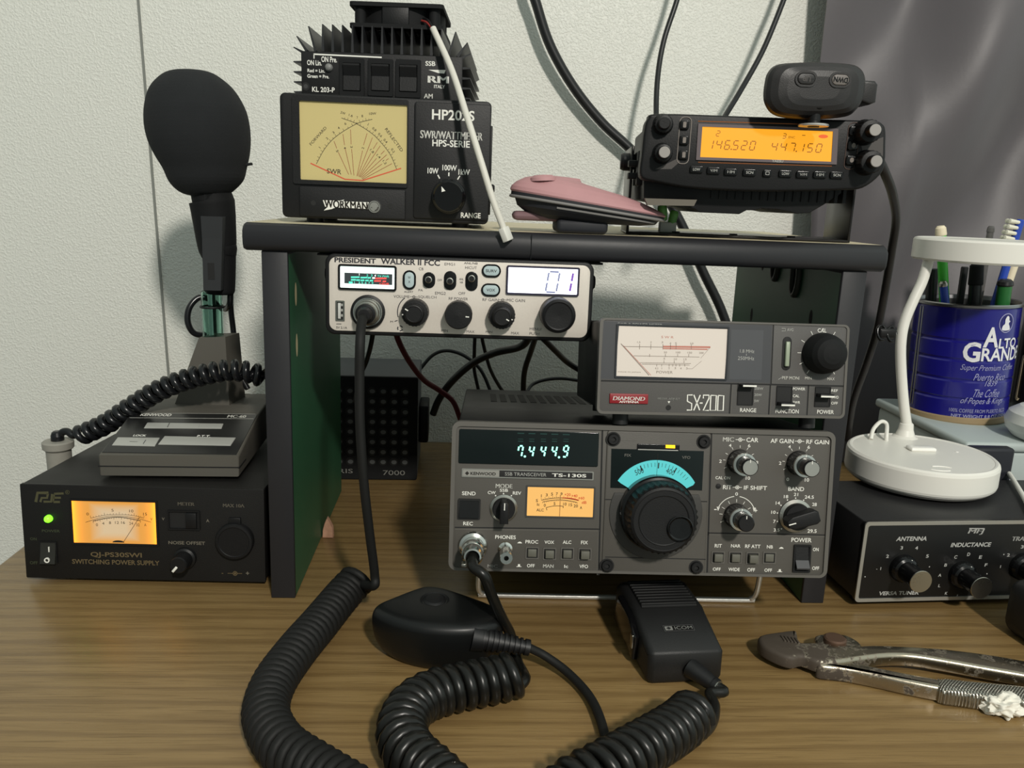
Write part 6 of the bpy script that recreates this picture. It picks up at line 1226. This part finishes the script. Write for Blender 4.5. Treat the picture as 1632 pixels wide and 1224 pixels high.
def pliers():
    loc = (.40, -.09, .0004); t = thing('pliers', 'rusty slip-joint pliers with bright worn handles lying on the desk', 'pliers', loc)
    RM_ = bpy.data.materials.new('rusted_chrome'); RM_.use_nodes = True; nt = RM_.node_tree; b_ = nt.nodes['Principled BSDF']; L = nt.links.new
    tc = nt.nodes.new('ShaderNodeTexCoord'); n = nt.nodes.new('ShaderNodeTexNoise'); n.inputs['Scale'].default_value = 130; n.inputs['Detail'].default_value = 6; n.inputs['Roughness'].default_value = .65; L(tc.outputs['Object'], n.inputs['Vector'])
    sx = nt.nodes.new('ShaderNodeSeparateXYZ'); L(tc.outputs['Object'], sx.inputs[0])
    mr0 = nt.nodes.new('ShaderNodeMapRange'); mr0.inputs[1].default_value = -.075; mr0.inputs[2].default_value = -.005; mr0.inputs[3].default_value = .22; mr0.inputs[4].default_value = -.08; L(sx.outputs[0], mr0.inputs[0])
    ad = nt.nodes.new('ShaderNodeMath'); ad.operation = 'ADD'; L(n.outputs['Fac'], ad.inputs[0]); L(mr0.outputs[0], ad.inputs[1])
    mr = nt.nodes.new('ShaderNodeMapRange'); mr.inputs[1].default_value = .49; mr.inputs[2].default_value = .57; L(ad.outputs[0], mr.inputs[0])
    mx = nt.nodes.new('ShaderNodeMix'); mx.data_type = 'RGBA'; mx.inputs[6].default_value = lin((176, 166, 148)); mx.inputs[7].default_value = lin((72, 63, 54)); L(mr.outputs[0], mx.inputs[0]); L(mx.outputs[2], b_.inputs['Base Color'])
    m2 = nt.nodes.new('ShaderNodeMapRange'); m2.inputs[3].default_value = 1; m2.inputs[4].default_value = .15; L(mr.outputs[0], m2.inputs[0]); L(m2.outputs[0], b_.inputs['Metallic'])
    m3 = nt.nodes.new('ShaderNodeMapRange'); m3.inputs[3].default_value = .27; m3.inputs[4].default_value = .7; L(mr.outputs[0], m3.inputs[0]); L(m3.outputs[0], b_.inputs['Roughness'])
    bp = nt.nodes.new('ShaderNodeBump'); bp.inputs['Strength'].default_value = .3; bp.inputs['Distance'].default_value = .0006; L(n.outputs['Fac'], bp.inputs['Height']); L(bp.outputs['Normal'], b_.inputs['Normal'])
    W0 = Matrix.Translation(-mm(loc)); FL = Matrix(((1, 0, 0, 0), (0, 0, 1, 0), (0, -1, 0, 0), (0, 0, 0, 1)))
    def C3(x, y, z): p = mm(at_z(1180+x/3.61, 950+y/3.61, z)); return (p.x, p.y)
    def slab(pts, z0, z1, name, ch=2.5):
        o = [(p.x, p.y) for p in smoothpts([C3(*q, z1) for q in pts], 3, True)]; b = MB(); b.M = W0 @ FL; b.prism(o, -z1*1000, -z0*1000, RM_, ch, 1.2); return b
    A = [(112, 222), (215, 202), (312, 192), (328, 212), (334, 250), (350, 262), (425, 262), (470, 262), (540, 275), (640, 282), (760, 278), (900, 282), (1050, 290), (1200, 302), (1420, 330), (1640, 368), (1900, 420), (1980, 450), (1960, 490), (1900, 500), (1640, 450), (1400, 408), (1200, 372), (1000, 340), (850, 336), (700, 352), (560, 372), (450, 372), (360, 340), (310, 350), (250, 340), (160, 300), (112, 262)]
    slab(A, .004, .0125, 'a').build('upper_arm', t)
    B = [(428, 226), (470, 214), (560, 212), (620, 224), (680, 256), (700, 290), (640, 330), (600, 362), (700, 386), (800, 408), (950, 438), (1140, 472), (1160, 478), (1170, 520), (1130, 520), (950, 484), (780, 446), (600, 412), (470, 398), (440, 378), (470, 330), (450, 290), (432, 262)]
    slab(B, .0006, .0105, 'b').build('lower_arm', t)
    KN = mat('knurled_steel', (170, 166, 156), .28, 1); nt = KN.node_tree
    tc = nt.nodes.new('ShaderNodeTexCoord'); bs = nt.nodes['Principled BSDF']; hs = []
    for rz in (.85, -.55):
        mp = nt.nodes.new('ShaderNodeMapping'); mp.inputs['Rotation'].default_value = (0, 0, rz); nt.links.new(tc.outputs['Object'], mp.inputs[0]); wv = nt.nodes.new('ShaderNodeTexWave'); wv.inputs['Scale'].default_value = 230; nt.links.new(mp.outputs[0], wv.inputs['Vector']); hs.append(wv.outputs['Fac'])
    ml = nt.nodes.new('ShaderNodeMath'); ml.operation = 'MULTIPLY'; nt.links.new(hs[0], ml.inputs[0]); nt.links.new(hs[1], ml.inputs[1]); bp = nt.nodes.new('ShaderNodeBump'); bp.inputs['Strength'].default_value = 1; bp.inputs['Distance'].default_value = .0007; nt.links.new(ml.outputs[0], bp.inputs['Height']); nt.links.new(bp.outputs['Normal'], bs.inputs['Normal'])
    G = [(1140, 468), (1300, 480), (1480, 496), (1640, 512), (1850, 540), (1950, 570), (1950, 640), (1850, 640), (1640, 604), (1450, 578), (1300, 554), (1150, 530)]
    o = [(p.x, p.y) for p in smoothpts([C3(*q, .011) for q in G], 3, True)]; b = MB(); b.M = W0 @ FL; b.prism(o, -11.4, -.6, KN, 3.5, 1.5); b.build('knurled_grip', t)
    b = MB(); b.M = W0; p = C3(545, 246, .013); b.lathe((p[0], p[1], 10), [(7, 0), (7, 3.4), (6, 4.2), (.01, 4.4)], mat('rust_brown', (92, 70, 56), .6, .4, var=.2, vs=400), (0, 0, 1), 28); b.build('pivot_bolt', t)
    b = MB(); b.M = W0
    for k in range(5): p = C3(245+k*20, 240+k*3, .013); b.box(p[0]-.6, p[0]+.6, p[1]-4, p[1]+3, 11.5, 13.2, RM_, .2)
    b.build('jaw_teeth', t)
pliers()
def tissue():
    bm = bmesh.new(); bmesh.ops.create_icosphere(bm, subdivisions=5, radius=1); from mathutils import noise
    for v in bm.verts:
        d = v.co.normalized(); k = 1.0-.5*abs(noise.noise(d*1.4+Vector((3, 1, 7))))-.36*abs(noise.noise(d*2.7+Vector((1, 9, 2))))+.12*noise.noise(d*2.0); v.co = Vector((d.x*13*k, d.y*10*k, max(-.2, 5+d.z*8.5*k)))
    b = MB(); bm.verts.index_update(); b.add([v.co.copy() for v in bm.verts], [tuple(q.index for q in f.verts) for f in bm.faces], mat('white_tissue', (226, 222, 210), .8)); bm.free()
    o = b.build('crumpled_tissue', None, 60); p = at_z(1597, 1128, .004); o.location = (p.x, p.y, .0006); tag(o, 'small crumpled white tissue in front of the plier handles', 'tissue')
tissue()

# ---------------------------------------------------------------- soft pouch and green clip on the shelf
def pouch():
    loc = (.2115, .016, .2608); t = thing('pouch', 'dusty pink and black clam-shaped pouch lying on the shelf top', 'pouch', loc)
    PK = mat('dusty_pink_cloth', (176, 132, 134), .7, var=.06, vs=90, bump=.2, bs=500); ND = mat('black_pouch_cloth', (30, 31, 36), .65); GS = mat('grey_piping', (120, 118, 116), .6)
    T = Matrix.Translation((0, 0, 19)) @ Matrix.Rotation(R(7.5), 4, 'Y'); N = 64
    def outl(s_, z, dx=0): return [((52*math.copysign(abs(math.cos(a))**.8, math.cos(a))*s_+dx), 24*math.sin(a)*s_, z*(1-.18*math.cos(a))) for a in [2*PI*i/N for i in range(N)]]
    def loft(lv, m, name, bump=0):
        b = MB(); b.M = T; rings = [outl(s_, z, dx) for s_, z, dx in lv]
        for k in range(len(rings)-1): b.add(rings[k]+rings[k+1], [(i, (i+1) % N, N+(i+1) % N, N+i) for i in range(N)], m)
        b.add(rings[0], [tuple(range(N))[::-1]], m); b.add(rings[-1], [tuple(range(N))], m); b.build(name, t, 70)
    loft([(.99, -.5, 0), (1.02, 1, 0), (.99, 3, -1), (.9, 5.6, -3), (.76, 8.6, -5), (.58, 10.8, -6), (.38, 12, -7), (.18, 12.6, -7), (.03, 12.8, -7)], PK, 'upper_shell')
    loft([(1.0, 0, 0), (1.0, -2, 0), (.94, -3.4, 0), (.9, -7, 0), (.74, -10, -2), (.5, -12, -4)], ND, 'lower_shell')
    b = MB(); b.M = T; q = [Vector(p) for p in outl(1.0, -2.6)]; b.tube(q+[q[0]], 1.0, GS, 8); b.build('piping', t)
    b = MB(); b.M = T; q = [Vector(p) for p in outl(.93, -5.6)][44:60]; b.tube(q, .7, GS, 6); b.build('zip', t)
    b = MB(); b.box(-22, 12, -15, 15, 0.2, 9, ND, 3, 3); b.build('foot', t)
    b = MB(); b.M = T; b.lathe((-33, -8, 9.5), [(9, 0), (8.4, 2), (6, 3.6), (.01, 4)], PK, (-.2, 0, 1), 24); b.build('snap', t)
    b = MB(); b.box(-50, -16, -8, 16, 7, 13, mat('dark_pink_flap', (120, 92, 96), .7), 3, 3); b.build('flap', t)
pouch()
def green_clip():
    p = at_y(1058, 347, .052); t = thing('clip', 'small bright green clip between the pink pouch and radio bracket', 'clip', (p.x+.002, .052, .2685)); GC = mat('leaf_green_plastic', (112, 176, 90), .45)
    b = MB(); b.lathe((-2.4, 0, 1.5), [(2, 0), (3.2, 1), (3.5, 9), (3, 11), (.01, 11.4)], GC, (-.15, 0, 1), 20); b.build('left_arm', t)
    b = MB(); b.lathe((3.6, 0, -.9), [(2, 0), (3, 1), (3.3, 8), (2.6, 10), (.01, 10.4)], GC, (.2, 0, 1), 20); b.build('right_arm', t)
    b = MB(); b.box(-5, 7, -3, 3, -7.6, 1, mat('milky_clip_base', (205, 206, 196), .5), .8); b.build('base', t)
green_clip()
# ---------------------------------------------------------------- cables on the wall and under the shelf
CBL = mat('black_cable_jacket', (27, 28, 29), .38); RDW = mat('dark_red_wire', (92, 26, 34), .45)
def cable(name, label, pts, r, m, cat='cable', group=None):
    P = [mm(at_y(*p)) for p in pts]; o = P[-1].copy(); b = MB(); b.M = Matrix.Translation(-o); b.tube(smoothpts(P, 10), r, m, 12)
    ob = b.build(name, None, 60); ob.location = o/1000; tag(ob, label, cat, group); return ob
cable('coax_cable', 'thick black cable curving down the wall left of the amber radio', [(800, -700, .36), (812, -320, .36), (836, -70, .362), (856, 10, .364), (878, 75, .367), (915, 140, .370), (960, 196, .372), (1010, 243, .372), (1050, 295, .370), (1085, 355, .368), (1120, 432, .366), (1152, 500, .365), (1180, 590, .36), (1196, 680, .35)], 5.2, CBL)
cable('thin_cable', 'thin black cable hanging straight down behind the left end of the amber radio', [(1230, -700, .37), (1150, -300, .355), (1098, -70, .34), (1079, 0, .335), (1058, 65, .33), (1048, 125, .32), (1046, 190, .30), (1052, 240, .25), (1075, 262, .19)], 2.7, CBL)
cable('thin_cable', 'thin black cable slanting down to the middle of the amber radio', [(1420, -700, .37), (1345, -300, .355), (1275, -70, .34), (1249, 0, .335), (1216, 80, .325), (1180, 145, .31), (1150, 195, .28), (1130, 240, .22), (1125, 262, .19)], 2.7, CBL)
cable('power_lead', 'dark red wire hanging below the silver radio toward the dark speaker', [(622, 500, .17), (636, 545, .18), (655, 580, .20), (676, 606, .22), (700, 622, .235), (722, 640, .24), (735, 672, .245)], 2.6, RDW, 'wire')
cable('power_lead', 'black wire beside the dark red wire, hanging behind the straight mic cord', [(598, 500, .17), (592, 545, .18), (584, 575, .20), (574, 600, .22), (566, 640, .235)], 2.2, CBL, 'wire')
cable('coax_cable', 'thick black cable arching from the dark speaker up to the silver radio', [(690, 660, .275), (700, 636, .27), (722, 606, .26), (755, 578, .245), (790, 562, .23), (830, 552, .21), (846, 530, .18), (846, 500, .16)], 3.6, CBL)
cable('thin_cable', 'thin black cable looping over the top of the dark speaker', [(668, 590, .355), (690, 566, .36), (715, 559, .36), (745, 570, .355), (770, 596, .355), (790, 650, .355), (800, 690, .35)], 2.0, CBL)
cable('thin_cable', 'thin cable dropping straight behind the wide transceiver, leftmost of a pair', [(757, 500, .26), (757, 530, .28), (756, 560, .295), (756, 590, .305), (764, 630, .31), (770, 680, .31)], 1.9, CBL)
cable('thin_cable', 'thin cable dropping behind the wide transceiver, right of a near-vertical pair', [(766, 500, .26), (767, 530, .28), (773, 560, .295), (782, 590, .31), (796, 616, .325), (812, 640, .335), (826, 690, .335)], 1.9, CBL)
cable('coax_cable', 'black cable hanging down to the transceiver back below the silver radio screen', [(856, 530, .20), (846, 560, .235), (836, 592, .26), (834, 630, .275), (836, 690, .275)], 2.8, CBL)
cable('coax_cable', 'black cable slanting right behind the cream-dial meter', [(866, 540, .2), (886, 560, .22), (905, 578, .24), (935, 598, .25), (970, 630, .26), (990, 690, .26)], 2.8, CBL)
cable('thin_cable', 'thin cable curving low over the back of the wide transceiver', [(838, 628, .315), (850, 612, .325), (878, 604, .33), (912, 605, .33), (960, 618, .33), (990, 660, .325)], 1.8, CBL)
